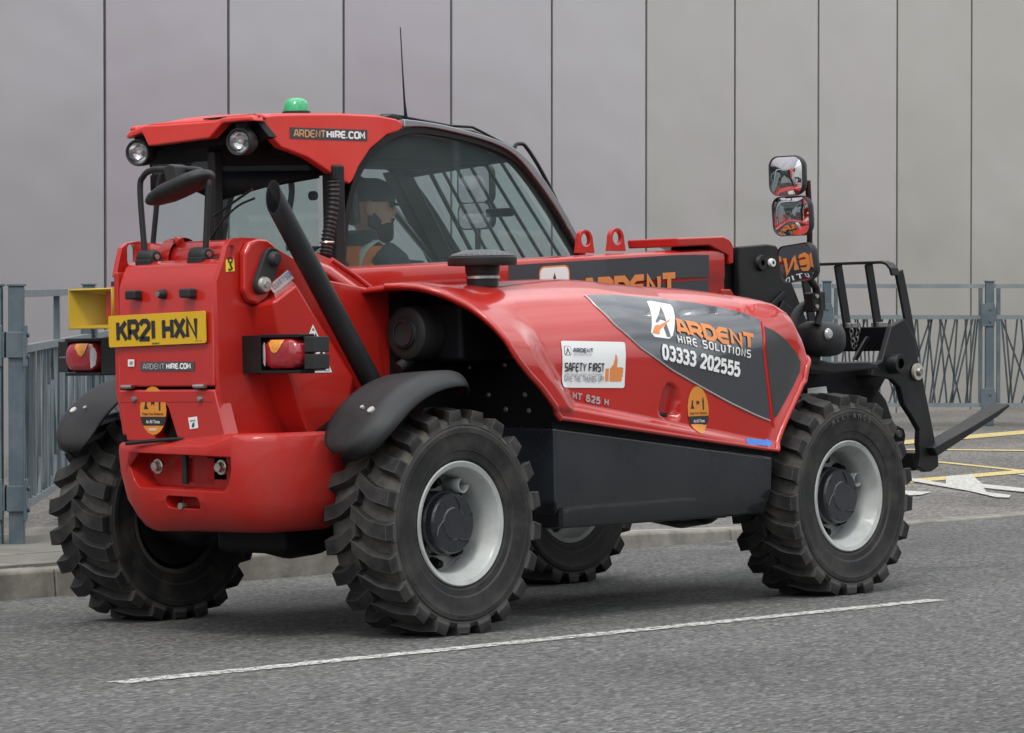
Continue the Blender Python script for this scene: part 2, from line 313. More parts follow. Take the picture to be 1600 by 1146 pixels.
# ================================================================== SETTING
CF = -.02424                                             # crossfall of the carriageway
KY = 2.09                                                # kerb line
road = MB()
rows = []
for x in [-400, -60, -25]+[-12+.8*i for i in range(41)]+[30, 60, 400]:
    rows.append([(x, y, CF*y if y > -14 else CF*-14) for y in (-400, -60, -14, -6, -3, 0, KY-.2, KY+.06)])
road.grid(rows)
def asphalt(name, c0, c1, c2, tint=(1, 1, 1)):
    m = bpy.data.materials.new(name); m.use_nodes = True; n, l = m.node_tree.nodes, m.node_tree.links; b = n['Principled BSDF']
    t = n.new('ShaderNodeTexCoord'); mp = n.new('ShaderNodeMapping'); mp.inputs['Rotation'].default_value = (0, 0, math.radians(-42)); mp.inputs['Scale'].default_value = (.42, 1, 1); l.new(t.outputs['Object'], mp.inputs['Vector'])
    def noise(sc, det, rough, vec): 
        q = n.new('ShaderNodeTexNoise'); q.inputs['Scale'].default_value = sc; q.inputs['Detail'].default_value = det; q.inputs['Roughness'].default_value = rough; l.new(vec, q.inputs['Vector']); return q.outputs[0]
    def maths(op, x, y):
        q = n.new('ShaderNodeMath'); q.operation = op
        for i, k in enumerate((x, y)):
            if isinstance(k, (int, float)): q.inputs[i].default_value = k
            else: l.new(k, q.inputs[i])
        return q.outputs[0]
    v = n.new('ShaderNodeTexVoronoi'); v.inputs['Scale'].default_value = 105; l.new(mp.outputs[0], v.inputs['Vector'])
    sep = n.new('ShaderNodeSeparateColor'); l.new(v.outputs['Color'], sep.inputs[0])
    h = maths('ADD', maths('MULTIPLY', sep.outputs[0], .55), maths('MULTIPLY', noise(150, 5, .8, mp.outputs[0]), .45))
    r = n.new('ShaderNodeValToRGB'); r.color_ramp.elements[0].position = .22; r.color_ramp.elements[1].position = .84
    e = r.color_ramp.elements.new(.5); e2 = r.color_ramp.elements.new(.70)
    for el, c in zip(r.color_ramp.elements, (c0, c1, c1*1.35, c2)): el.color = tuple(c*k for k in tint)+(1,)
    l.new(h, r.inputs[0])
    mr = n.new('ShaderNodeMapRange'); mr.inputs[1].default_value = .32; mr.inputs[2].default_value = .68; mr.inputs[3].default_value = .74; mr.inputs[4].default_value = 1.2; l.new(noise(.45, 8, .6, t.outputs['Object']), mr.inputs[0])
    # worn wheel paths along the road and a few darker oil spots
    sx = n.new('ShaderNodeSeparateXYZ'); l.new(t.outputs['Object'], sx.inputs[0])
    wv = maths('MULTIPLY', maths('SINE', maths('MULTIPLY', maths('ADD', sx.outputs[1], maths('MULTIPLY', noise(.3, 2, .5, t.outputs['Object']), .5)), 3.6), 0), .07)
    sp_ = n.new('ShaderNodeMapRange'); sp_.inputs[1].default_value = .63; sp_.inputs[2].default_value = .74; sp_.inputs[3].default_value = 1; sp_.inputs[4].default_value = .62; l.new(noise(1.7, 5, .6, t.outputs['Object']), sp_.inputs[0])
    k = maths('MULTIPLY', maths('ADD', mr.outputs[0], wv), sp_.outputs[0])
    mu = n.new('ShaderNodeVectorMath'); mu.operation = 'SCALE'; l.new(r.outputs[0], mu.inputs[0]); l.new(k, mu.inputs['Scale'])
    l.new(mu.outputs[0], b.inputs['Base Color']); b.inputs['Roughness'].default_value = .88
    bp = n.new('ShaderNodeBump'); bp.inputs['Strength'].default_value = .6; bp.inputs['Distance'].default_value = .006; l.new(h, bp.inputs['Height']); l.new(bp.outputs[0], b.inputs['Normal'])
    return m
ASPH = asphalt('road_asphalt', .030, .088, .30, (1.01, 1.02, .98))
tag(road.build('road', ASPH), kind='structure')

def kh(x): return min(.12, max(.012, .12-.108*min(1, max(0, (x-3.0)/4.0))))      # kerb upstand, dropped at the crossing
def ground_z(x, y):                                      # footway behind the kerb
    zb = CF*KY+kh(x); t = min(1, max(0, (y-KY-.14)/4.0)); t = t*t*(3-2*t)
    return zb*(1-t)+.085*t
def footz(x, y, e=0): return (x, y, ground_z(x, y)+e)
pav = MB(); rows = []
for x in [-400, -60, -20]+[-8+.5*i for i in range(97)]+[60, 400]:
    rows.append([footz(x, y) for y in [KY+.128, KY+.3, KY+.6, KY+1, KY+1.5, KY+2, KY+2.5, KY+3, KY+3.5, KY+4.3, 12, 30, 400]])
pav.grid(rows)
PAVM = asphalt('footway_asphalt', .05, .135, .34, (1.05, 1, .92))
tag(pav.build('pavement', PAVM), kind='structure')
# kerb stones, one by one
KERB = mat('kerb_concrete', (.215, .205, .175), .85, var=.25, vscale=7, bump=.5, bscale=40, dirt=(.07, .066, .055), dscale=5, damt=.85)
kerb = tag(empty('kerb', (0, KY, 0)), kind='structure')
L = .915
for i in range(-10, 26):
    x0 = .62+i*L+.004; x1 = x0+L-.008
    mb = MB(); j = random.uniform(-.004, .004)
    def sec(x):
        zb = CF*KY-.06; zt = CF*KY+kh(x)+j*.5
        h = zt-zb
        return [(x, -.022+j, zb), (x, .125, zb), (x, .125, zt), (x, .004+j, zt), (x, -.006+j, zt-.012 if h > .09 else zt-.004)]
    mb.loft([sec(x0), sec(x1)])
    mb.build('kerb_stone', KERB, kerb, bevel=.006)
# paving slabs behind the kerb on the left
SLAB = [mat('paving_slab_%s' % k, c, .85, var=.18, vscale=5, bump=.35, bscale=60, dirt=(.11, .105, .09), dscale=3, damt=.6) for k, c in (('warm', (.18, .168, .138)), ('grey', (.155, .148, .128)), ('pale', (.20, .188, .158)))]
pvd = tag(empty('slab_paving', (0, KY, 0)), kind='structure')
for r_ in range(4):
    for i in range(-6, 7):
        x0 = -.2+i*.75+(r_ % 2)*.375; y0 = KY+.135+r_*.45-KY; zt = .082+random.uniform(-.003, .003)
        if x0 > 3.2: continue
        MB().box(x0+.005, x0+.745, y0+.005, y0+.445, -.02, zt).build('paving_slab', random.choice(SLAB), pvd, bevel=.004)

# painted markings (4 mm sheets on the ground)
def paint(name, col, wear):
    m = bpy.data.materials.new(name); m.use_nodes = True; n, l = m.node_tree.nodes, m.node_tree.links; b = n['Principled BSDF']
    t = n.new('ShaderNodeTexCoord'); a = n.new('ShaderNodeTexNoise'); a.inputs['Scale'].default_value = 45; a.inputs['Detail'].default_value = 8; a.inputs['Roughness'].default_value = .8
    l.new(t.outputs['Object'], a.inputs['Vector']); r = n.new('ShaderNodeMapRange'); r.inputs[1].default_value = .40+wear; r.inputs[2].default_value = .47+wear; l.new(a.outputs[0], r.inputs[0])
    tr = n.new('ShaderNodeBsdfTransparent'); ms = n.new('ShaderNodeMixShader'); l.new(r.outputs[0], ms.inputs[0]); l.new(tr.outputs[0], ms.inputs[1]); l.new(b.outputs[0], ms.inputs[2]); l.new(ms.outputs[0], n['Material Output'].inputs[0])
    b.inputs['Base Color'].default_value = tuple(col)+(1,); b.inputs['Roughness'].default_value = .7
    return m
PW = paint('white_road_paint', (.52, .52, .49), .045); PW2 = paint('white_arrow_paint', (.50, .50, .47), .0); PY = paint('yellow_road_paint', (.58, .47, .20), .0)
lane = MB(); rows = []
La, Lb = [(-1.958,-1.2234)], [(2.1997,-1.3914)]
La, Lb = La[0], Lb[0]
nl_ = 260
for i in range(nl_+1):
    x = La[0]+(Lb[0]-La[0])*i/nl_; y = La[1]+(Lb[1]-La[1])*i/nl_; e0, e1 = .050+random.uniform(-.011, .008), .050+random.uniform(-.011, .008)
    rows.append([(x+random.uniform(-.004, .004), y-e0, CF*(y-e0)+.004), (x+random.uniform(-.004, .004), y+e1, CF*(y+e1)+.004)])
lane.grid(rows); tag(lane.build('lane_line', PW), kind='structure')
def stripe(name, a, b, wd, m):
    a, b = Vector(a), Vector(b); d = (b-a).normalized(); nn = Vector((-d.y, d.x))*wd/2; n = max(2, int((b-a).length/.25)); mb = MB(); rows = []
    for i in range(n+1):
        p = a.lerp(b, i/n); rows.append([footz(*(p+nn), .005), footz(*(p-nn), .005)])
    mb.grid(rows); return tag(mb.build(name, m), kind='structure')
for pts_, wd in (([(12.2988,6.3744),(15.2858,6.9186)], .30), ([(11.575,5.9511),(12.6121,5.1136)], .12), ([(10.9239,4.972),(10.8396,3.9169)], .10), ([(9.1667,3.9989),(11.1608,4.1336)], .15)):
    d = Vector(pts_[1])-Vector(pts_[0])
    stripe('yellow_line', pts_[0], Vector(pts_[0])+d*1.6, wd, PY)
for poly in ([(9.6306,4.2393),(9.4187,3.7429),(9.9131,4.0971),(10.1949,4.0936),(9.6461,3.622),(9.5777,3.0648),(9.3185,2.8898),(9.3866,3.4301),(9.1338,3.2337),(9.0664,3.0058),(8.8843,2.8894),(8.8428,2.9545),(9.1127,3.3586),(9.4206,4.0851)], [(8.7076,3.5859),(8.8132,3.42),(8.583,3.3255),(8.3844,3.3482)], [(10.5207,3.9539),(10.8646,3.9336),(10.2722,3.5337)]):
    mb = MB(); n = len(poly); mb.add([footz(p[0], p[1], .009) for p in poly], [tuple(range(n))])
    me = mb.mesh('white_arrow'); bm = bmesh.new(); bm.from_mesh(me); bmesh.ops.triangulate(bm, faces=bm.faces); bm.to_mesh(me); bm.free()
    tag(link('white_arrow', me, PW2), kind='structure')
# clad building behind
def clad(name, base, tint):
    m = bpy.data.materials.new(name); m.use_nodes = True; n, l = m.node_tree.nodes, m.node_tree.links; b = n['Principled BSDF']
    t = n.new('ShaderNodeTexCoord'); a = n.new('ShaderNodeTexNoise'); a.inputs['Scale'].default_value = .55; a.inputs['Detail'].default_value = 3; l.new(t.outputs['Object'], a.inputs['Vector'])
    r = n.new('ShaderNodeValToRGB'); r.color_ramp.elements[0].position = .35; r.color_ramp.elements[1].position = .68
    r.color_ramp.elements[0].color = tuple(base)+(1,); r.color_ramp.elements[1].color = tuple(tint)+(1,); l.new(a.outputs[0], r.inputs[0]); l.new(r.outputs[0], b.inputs['Base Color'])
    b.inputs['Metallic'].default_value = .6; b.inputs['Roughness'].default_value = .27
    s2 = n.new('ShaderNodeTexNoise'); s2.inputs['Scale'].default_value = .9; s2.inputs['Detail'].default_value = 2; l.new(t.outputs['Object'], s2.inputs['Vector'])
    bp = n.new('ShaderNodeBump'); bp.inputs['Strength'].default_value = .4; bp.inputs['Distance'].default_value = .03; l.new(s2.outputs[0], bp.inputs['Height']); l.new(bp.outputs[0], b.inputs['Normal'])
    return m
CL = [clad('cladding_lilac', (.50, .448, .492), (.54, .495, .53)), clad('cladding_grey', (.52, .495, .515), (.53, .51, .52)), clad('cladding_warm', (.52, .49, .48), (.50, .48, .455)), clad('cladding_olive', (.47, .45, .41), (.51, .485, .455))]
WP0 = Vector((7.679, 9.792)); PWID = 1.25
bld = tag(empty('clad_building', (WP0.x, WP0.y, 0), (0, 0, math.radians(2.4))), 'long building wall of flat lilac grey metal cladding panels behind the railings', 'building')
MB().box(-22*PWID, 26*PWID, .08, 9, -.3, 13).build('wall', DEEP, bld)
for i in range(-22, 26):
    m = CL[0] if i < 4 and i % 2 == 0 else CL[1] if i < 5 else CL[2] if i < 8 else CL[3]
    for z0, z1 in ((.0, 6.4), (6.41, 13)):
        MB().box(i*PWID+.014, (i+1)*PWID-.014, 0, .07, z0, z1).build('cladding_panel', m, bld)

ob = tag(empty('unseen_brick_building', (10, -27, -.2)), 'unseen brown brick building added across the road for the paint and cladding to reflect', 'building')  # out of view, added to block low sky and darken the reflections
BRK = mat('brown_brick', (.17, .105, .075), .85, var=.25, vscale=3); GLW = mat('dark_window_glass', (.03, .035, .04), .1, var=.1)
MB().box(-60, 50, -10, 0, 0, 5.6).build('wall', BRK, ob); MB().box(-60.3, 50.3, -10.3, .3, 5.6, 5.85).build('roof', mat('roof_edge', (.12, .12, .12), .7), ob)
wm_ = None
for fl_ in (0, 1):
    for k in range(26):
        wo = MB().box(0, 2.0, -.02, .05, 0, 1.5).build('window', mat('window_frame', (.6, .6, .58), .5), ob) if wm_ is None else bpy.data.objects.new('window', wm_)
        if wm_ is None: wm_ = wo.data
        else: COL.objects.link(wo); wo.parent = ob
        wo.location = (-58+k*4.1, 0, 1.0+fl_*2.5)
        po = MB().box(.08, 1.92, .05, .06, .08, 1.42).build('pane', GLW, wo)
# railings
def railing(posts, label, seedn, ends=(True, True)):
    rnd = random.Random(seedn)
    root = tag(empty('railing', (posts[0][0], posts[0][1], posts[0][2])), label, 'railing', 'blue grey pedestrian railings')
    O = Vector(posts[0][:3])
    for k, (x, y, z) in enumerate(posts):
        p = Vector((x, y, z))-O
        d = Vector(posts[min(k+1, len(posts)-1)])-Vector(posts[max(k-1, 0)]); d.z = 0; d.normalize(); nn = Vector((-d.y, d.x, 0))
        M = Matrix.Translation(p) @ Matrix((d.to_4d()*0+Vector((d.x, nn.x, 0, 0)), Vector((d.y, nn.y, 0, 0)), Vector((0, 0, 1, 0)), Vector((0, 0, 0, 1))))
        post = MB().box(-.035, .035, -.035, .035, 0, 1.2).xf(M).build('post', GALV, root, bevel=.005)
        MB().box(-.042, .042, -.042, .042, 1.2, 1.212).xf(M).build('cap', GALV, post, bevel=.003)
        for zz in (.22, .93):
            cl = MB().box(-.075, .04, -.048, -.036, zz-.10, zz+.09); cl.box(-.05, .05, -.044, .044, zz-.06, zz+.06)
            for b_ in (-.055, .045): cl.disc((0, -.048, zz+b_), .012, -.012, 'y', 8)
            cl.xf(M).build('clamp', GALV, post, bevel=.003)
        if k < len(posts)-1:
            q = Vector(posts[k+1])-O; Lp = (q-p).length; dd = (q-p).normalized(); n2 = Vector((-dd.y, dd.x, 0))
            def at(s, h, t=0): return p+dd*s+n2*t+Vector((0, 0, h))
            def bar(a, b, wx, wy, name, m):
                a, b = Vector(a), Vector(b); ax = (b-a).normalized(); s1 = n2*wy/2; s2 = ax.cross(n2).normalized()*wx/2
                return MB().hexa([a-s1-s2, a+s1-s2, a+s1+s2, a-s1+s2], [b-s1-s2, b+s1-s2, b+s1+s2, b-s1+s2]).build(name, m, root)
            for h in (1.165, .905, .17): bar(at(.045, h), at(Lp-.045, h), .035, .045, 'rail', GALVL)
            for s in (.075, Lp-.075): bar(at(s, .19), at(s, 1.147), .03, .04, 'stile', GALV)
            if Lp > 2.6: bar(at(Lp/2, .19), at(Lp/2, 1.147), .05, .03, 'stile', GALV)
            nb = int(Lp/(.038 if seedn == 9 else .05))
            for i in range(nb):
                s = .11+(Lp-.22)*(i+.5)/nb; e = rnd.choice((-.03, -.05, -.02, .04, .02, .06, .03, -.04, .12, -.15))*rnd.uniform(.5, 1.1)
                a = min(max(s-e, .1), Lp-.1); b = min(max(s+e, .1), Lp-.1); t = rnd.choice((-.009, .009))
                bar(at(a, .187, t), at(b, .888, t), .014, .014, 'infill_bar', BARM if seedn == 9 else GALVL if i % 3 else GALV)
    return root
lp = Vector((1.367, 3.224, .07)); fd = Vector((.7145, .7002, 0)); rd = Vector((.674, -.7387, 0))
railing([tuple(lp+fd*s) for s in (0, 4.2, 8.2)], 'blue grey pedestrian railing running back behind the rear left tyre', 3)
railing([tuple(lp-rd*2.05), tuple(lp-rd*.10)], 'blue grey railing panel cut off at the left edge of the pavement', 5)
rp = Vector((15.74, 7.83, .09)); rd2 = rd.copy()
railing([tuple(rp-rd2*1.36*k) for k in (4, 3, 2, 1, 0)]+[tuple(rp+rd2*1.9), tuple(rp+rd2*3.8)], 'far railing of slanting bars beyond the forks and yellow lines', 9)

# ================================================================== TELEHANDLER
T = tag(empty('telehandler', (0, 0, 0), (math.atan(CF), 0, 0)), 'red compact telehandler with black forks and white wheel rims standing on the road', 'telehandler')
YB, YG, YE, YC = -.22, .08, -.335, -.45

# ---- wheels
def tyre_mesh(dirn):
    mb = MB(); R0 = .385
    prof = [(.215, .118), (.226, .128), (.238, .137), (.262, .1395), (.266, .145), (.30, .1505), (.325, .152), (.329, .1545), (.345, .1545), (.352, .150), (.357, .152), (.372, .143), (.380, .12), (.385, .06), (.387, 0)]
    full = prof+[(r, -h) for r, h in prof[-2::-1]]
    mb.lathe(full, (0, 0, 0), 'y', 64); mb.nl = len(mb.f); mb.np = len(full)
    N = 21
    for side in (1, -1):
        for k in range(N):
            a0 = 2*PI*(k+(.5 if side < 0 else 0))/N
            cl = [(.153, -.012, .031), (.090, .000, .030), (.062, .010, .030), (-.012, .056, .026)]    # across, along, half width
            top, bot = [], []
            def P(y, s, r):
                a = a0+dirn*s/R0
                return (r*math.cos(a), side*y, r*math.sin(a))
            for y, s, hw in cl:
                rt = .420-.010*(abs(y)/.15)**2.5
                top.append((P(y, s-hw*.82, rt), P(y, s+hw*.82, rt))); bot.append((P(y, s-hw*1.18, .372), P(y, s+hw*1.18, .372)))
            rings = [[t[0], t[1], b[1], b[0]] for t, b in zip(top, bot)]
            # shoulder: the lug runs a little down the sidewall
            y, s, hw = cl[0]
            rings = [[P(.1525, s-hw*.8, .366), P(.1525, s+hw*.8, .366), P(.150, s+hw*1.0, .350), P(.150, s-hw*1.0, .350)],
                     [P(.158, s-hw*.8, .392), P(.158, s+hw*.8, .392), P(.151, s+hw*1.2, .356), P(.151, s-hw*1.2, .356)]]+rings
            mb.loft(rings)
    return mb
WZC = .400
def squash(mb, cx, y0):
    out = []
    for x, y, z in mb.v:
        z += WZC
        if z < .012: z = .012*.0+max(0.0, z)*1.0 if z > 0 else 0.0
        elif z < .06: pass
        out.append((x+cx, y+y0, z))
    mb.v = out
    return mb
def make_wheel(cx, side, lug, text=False):
    y0 = side*.751                                       # tyre centre
    s = side
    rim = MB()
    prof = [(.207, -.128), (.225, -.130), (.226, -.122), (.210, -.118), (.200, -.07), (.188, -.03), (.186, .05), (.196, .085), (.204, .112), (.206, .124), (.222, .126), (.2265, .132), (.222, .137), (.206, .131), (.199, .122), (.193, .095), (.183, .082), (.178, .05), (.176, .0), (.168, -.012), (.150, -.016), (.06, -.016)]
    rim.lathe([(r, h*s) for r, h in prof], (cx, y0, WZC), 'y', 56)
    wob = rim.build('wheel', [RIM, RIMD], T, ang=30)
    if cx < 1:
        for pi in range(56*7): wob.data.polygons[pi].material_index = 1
    tmb = squash(tyre_mesh(-1), cx, y0); ty = tmb.build('tyre', [RUB, RUBG], wob, ang=30)
    for pi in range(tmb.nl):
        j = pi//64; pr_ = min(j, tmb.np-2-j)
        if pr_ >= 10: ty.data.polygons[pi].material_index = 1
    hub = MB().lathe([(r, h*s) for r, h in [(.118, -.02), (.118, .055), (.112, .062), (.110, .088), (.104, .096), (.06, .098), (.055, .102), (.0001, .102)]], (cx, y0, WZC), 'y', 36)
    for k in range(3):
        a = math.radians(20+120*k); pts_ = []
        for j in range(9):
            t = j/8; aa = a+t*1.1; r = .02+.078*t; pts_.append((cx+r*math.cos(aa), y0+.0985*s, WZC+r*math.sin(aa)))
        hub.tube(pts_, .0035, 6)
    for k in range(6): hub.tube([(cx+.098*math.cos(k*PI/3+.3), y0+.09*s, WZC+.098*math.sin(k*PI/3+.3)), (cx+.098*math.cos(k*PI/3+.3), y0+.1*s, WZC+.098*math.sin(k*PI/3+.3))], .006, 8)
    hub.build('hub', BLKS, wob, ang=30)
    for k in range(8):
        a = math.radians(90+45*k); c = (cx+.148*math.cos(a), 0, WZC+.148*math.sin(a))
        MB().lathe([(.0001, .03*s), (.014, .03*s), (.016, .022*s), (.016, .004*s), (.024, .0035*s), (.024, -.016*s)], (c[0], y0, c[2]), 'y', 12).build('wheel_nut', DEEP, wob)
    a = math.radians(58 if cx < 1 else 22) if side < 0 else 1
    vg = MB(); rings = []
    for h in (-.01, .04, .07):
        rings.append([(cx+(.158+.026*math.cos(t))*math.cos(a)-.026*math.sin(t)*math.sin(a), y0+h*s, WZC+(.158+.026*math.cos(t))*math.sin(a)+.026*math.sin(t)*math.cos(a)) for t in [math.radians(55+250*j/12+180-180) for j in range(13)]])
    vg.loft(rings, close=False, cap=False); vg.build('valve_guard', RIM, wob, solid=.006)
    if text and side < 0:
        for k, ch in enumerate('ALLIANCE'):
            an = math.radians(112-k*6.3)
            Uv = Vector((math.sin(an), 0, -math.cos(an))); Vv = Vector((math.cos(an), 0, math.sin(an))); O = Vector((cx, y0-.1542, WZC))+Vv*.318-Uv*.011
            font_text('tyre_letter', ch, mat('raised_rubber', (.085, .083, .08), .75), wob, lambda u, v, e=0, O=O, Uv=Uv, Vv=Vv: O+Uv*u+Vv*v+Vector((0, -e, 0)), .022, bold=.02)
        
    return wob
for s_ in (-1, 1): MB().lathe([(.0001, s_*.64), (.15, s_*.635), (.188, s_*.628), (.19, s_*.66), (.12, s_*.66)], (0, 0, WZC), 'y', 32).build('axle_hub', DEEP, T)
make_wheel(0, -1, 1, False); make_wheel(2.3, -1, 1, True); make_wheel(0, 1, 1); make_wheel(2.3, 1, 1)

# ---- chassis core
ch = MB().box(-.40, 2.62, -.28, .26, .40, .74)
ch.build('chassis', DEEP, T, bevel=.01)
for cx in (0, 2.3):
    ax = MB().lathe([(.0001, -.62), (.115, -.62), (.12, -.50), (.075, -.44), (.07, -.2), (.13, -.14), (.15, 0), (.13, .14), (.07, .2), (.075, .44), (.12, .50), (.115, .62), (.0001, .62)], (cx, 0, WZC), 'y', 24)
    ax.box(cx-.16, cx+.16, -.12, .12, .29, .5); ax.build('axle', BLK, T, bevel=.006)
MB().box(-.44, -.1, -.42, -.06, .30, .5).build('transmission_casing', DEEP, T, bevel=.03)

# ---- counterweight bumper at the back
plan = [(-.30, .235), (-.60, .235), (-.655, .215), (-.685, .15), (-.70, .05), (-.705, -.1), (-.705, -.30), (-.695, -.43), (-.665, -.505), (-.60, -.565), (-.52, -.592), (-.42, -.60), (-.30, -.60)]
def bring(z, ins, lft=0, up=0):
    out = []
    for i, (x, y) in enumerate(plan):
        nx, ny = 0, 0
        a = Vector(plan[max(i-1, 0)]); b = Vector(plan[min(i+1, len(plan)-1)]); d = (b-a).normalized(); nn = Vector((d.y, -d.x))
        t = min(1, max(0, (y-(-.1))/.33))
        k_ = ins*(1-.75*t); out.append((x-nn.x*k_, y-nn.y*k_-lft*t, z+up*max(0, min(1, (-y-.36)/.06))))
    return out
lv = [(.385, .13, .16), (.390, .10, .145), (.405, .06, .12), (.440, .03, .09), (.50, .006, .045), (.60, 0, .01), (.675, 0, 0), (.697, .006, .002), (.708, .022, .01)]
cw = MB(); rg = [bring(z, i, l, .035 if z > .6 else 0) for z, i, l in lv]
# split so that the pocket with the tow pin can be cut
cw.loft(rg, True, True)
cwo = cw.build('counterweight', REDW, T, bevel=0, ang=40)
# recessed pocket: cutter taken out with a boolean
cut = MB()
pk = [(.15, .672), (.155, .63), (.115, .565), (.085, .540), (-.375, .540), (-.402, .565), (-.418, .62), (-.415, .672)]
cut.prism([(a, b) for a, b in pk], lambda a, b: (-.80, a*1.03-.0, b+.006*(b > .6)), lambda a, b: (-.60, a*.90-.015, .607+(b-.607)*.86))
co = bpy.data.objects.new('pocket_cut', cut.mesh('pocket_cut'))
COL.objects.link(co)
cut2 = MB().prism(rrect(-.16, .492, .20, .045, .02), lambda a, b: (-.80, a, b), lambda a, b: (-.62, -.16+(a+.16)*.8, b+.012))
co2 = bpy.data.objects.new('pocket_cut', cut2.mesh('pocket_cut')); COL.objects.link(co2)
cut3 = MB().box(-.70, -.45, -.22, -.085, .565, .655)
co3 = bpy.data.objects.new('pocket_cut', cut3.mesh('pocket_cut')); COL.objects.link(co3)
for c_ in (co, co2, co3):
    b_ = cwo.modifiers.new('b', 'BOOLEAN'); b_.object = c_; b_.solver = 'EXACT'; b_.operation = 'DIFFERENCE'
dg = bpy.context.evaluated_depsgraph_get(); dg.update()
nm = bpy.data.meshes.new_from_object(cwo.evaluated_get(dg)); cwo.modifiers.clear(); cwo.data = nm
nm.set_sharp_from_angle(angle=math.radians(40))
for c_ in (co, co2, co3): bpy.data.objects.remove(c_)
bv = cwo.modifiers.new('bev', 'BEVEL'); bv.width = .008; bv.segments = 3; bv.limit_method = 'ANGLE'; bv.angle_limit = math.radians(40)
MB().box(-.585, -.57, -.41, .14, .53, .70).build('pocket_back', REDW, cwo)
MB().box(-.60, -.584, -.30, -.20, .575, .66).build('pocket_back', REDW, cwo)
for y in (.0, -.335):
    bt = MB().lathe([(.0001, -.030), (.017, -.030), (.019, -.025), (.019, -.012)], (-.648, y, .622), 'x', 6); bt.lathe([(.019, -.012), (.027, -.012), (.027, .0), (.0001, .02)], (-.648, y, .622), 'x', 20)
    bt.build('tow_bolt', STEEL, cwo)
MB().tube([(-.665, -.155, .69), (-.665, -.155, .56)], .013, 12).build('tow_pin', BLK, cwo)
MB().tube([(-.715, .105, .706), (-.70, -.02, .716), (-.675, -.12, .722), (-.65, -.2, .724)], .0075, 8).build('tow_pin_rod', BLK, cwo)
MB().lathe([(.0001, -.03), (.013, -.03), (.013, 0)], (-.665, -.155, .482), 'x', 6).build('tow_bolt', DSTEEL, cwo)

# ---- rear hood between the lifting ears
PL, PR = .190, -.318
hp = [(-.52, 1.372), (-.60, 1.366), (-.628, 1.350), (-.634, 1.336), (-.652, 1.310), (-.664, 1.27), (-.668, .91), (-.55, .91), (-.5, 1.30)]
MB().py([(a, b) for a, b in hp][::-1], PR, PL).build('rear_hood', RED, T, bevel=.008, seg=3)
lo = MB(); poly = [(PL, .900), (PL-.038, .714), (-.0, .714), (-.0, .735), (-.045, .838), (-.060, .845), (-.073, .835), (-.125, .714), (PR-.062, .714), (PR, .900)]
lo.px(poly, -.670, -.60); lo.build('rear_skirt_panel', RED, T, bevel=.006)
MB().box(-.672, -.655, PR+.005, PL-.005, .853, .896).build('hinge_strip', RED, T, bevel=.004)
MB().box(-.60, -.42, PR, PL-.03, .74, .91).build('battery_box', DEEP, T)
MB().px([(PL+.0, 1.33), (PL+.025, 1.33), (PL+.025, .90), (PL-.01, .735), (PL-.034, .735), (PL, .9)], -.665, -.45).build('hood_side_frame', RED, T, bevel=.005)
for y in (.085, -.205): MB().box(-.705, -.664, y-.028, y+.028, 1.228, 1.262).build('hood_handle', PLAS, T, bevel=.008, seg=3)
MB().lathe([(.0001, -.028), (.012, -.028), (.016, -.02), (.019, 0)], (-.666, -.058, 1.245), 'x', 16).build('hood_lock', PLAS, T)
MB().disc((-.695, -.058, 1.245), .010, -.002, 'x', 14).build('lock_face', DSTEEL, T)
for y in (.13, -.255):
    h = MB().box(-.686, -.668, y-.026, y+.026, .905, .918); h.tube([(-.684, y-.028, .912), (-.684, y+.028, .912)], .007, 8); h.build('hood_hinge', STEEL, T)
for y in (.10, -.25): MB().lathe([(.0001, -.014), (.009, -.012), (.012, -.004), (.012, 0)], (-.672, y, .866), 'x', 8).build('panel_bolt', DSTEEL, T)
MB().box(-.63, -.52, -.115, -.005, .74, .84).build('skirt_opening', DEEP, T)

# number plate
npl = Vector((-.682, -.032, 1.118)); PA = math.radians(-1.1)
U = Vector((0, -math.cos(PA), -math.sin(PA))); V = Vector((0, math.sin(PA)*-1, math.cos(PA)))
plateR = MB(); fl = flat(npl, U, V)
plateR.prism(rrect(0, 0, .52, .115, .008), lambda a, b: tuple(fl(a, b, 0)), lambda a, b: tuple(fl(a, b, -.006)))
plo = plateR.build('number_plate', YEL, T, bevel=.001)
pu = -.212
for ch_ in 'KR21 HXN':
    wd_ = {'1': .016, ' ': .022}.get(ch_, .052)
    if ch_ != ' ': stroke_text('plate_character', ch_, INK, plo, lambda u, v, e: fl(pu+u, -.041+v, e+.0006), .082, wid=.60, th=.215, width=wd_)
    pu += wd_+.011
font_text('plate_maker_name', 'ARDENT', INK, plo, lambda u, v, e=0: fl(-.025+u, -.0535+v, .0012), .0062, width=.042, bold=.03)
font_text('plate_maker_name', 'BS AU 145e', INK, plo, lambda u, v, e=0: fl(.205+u, -.050+v, .0012), .004, width=.036)

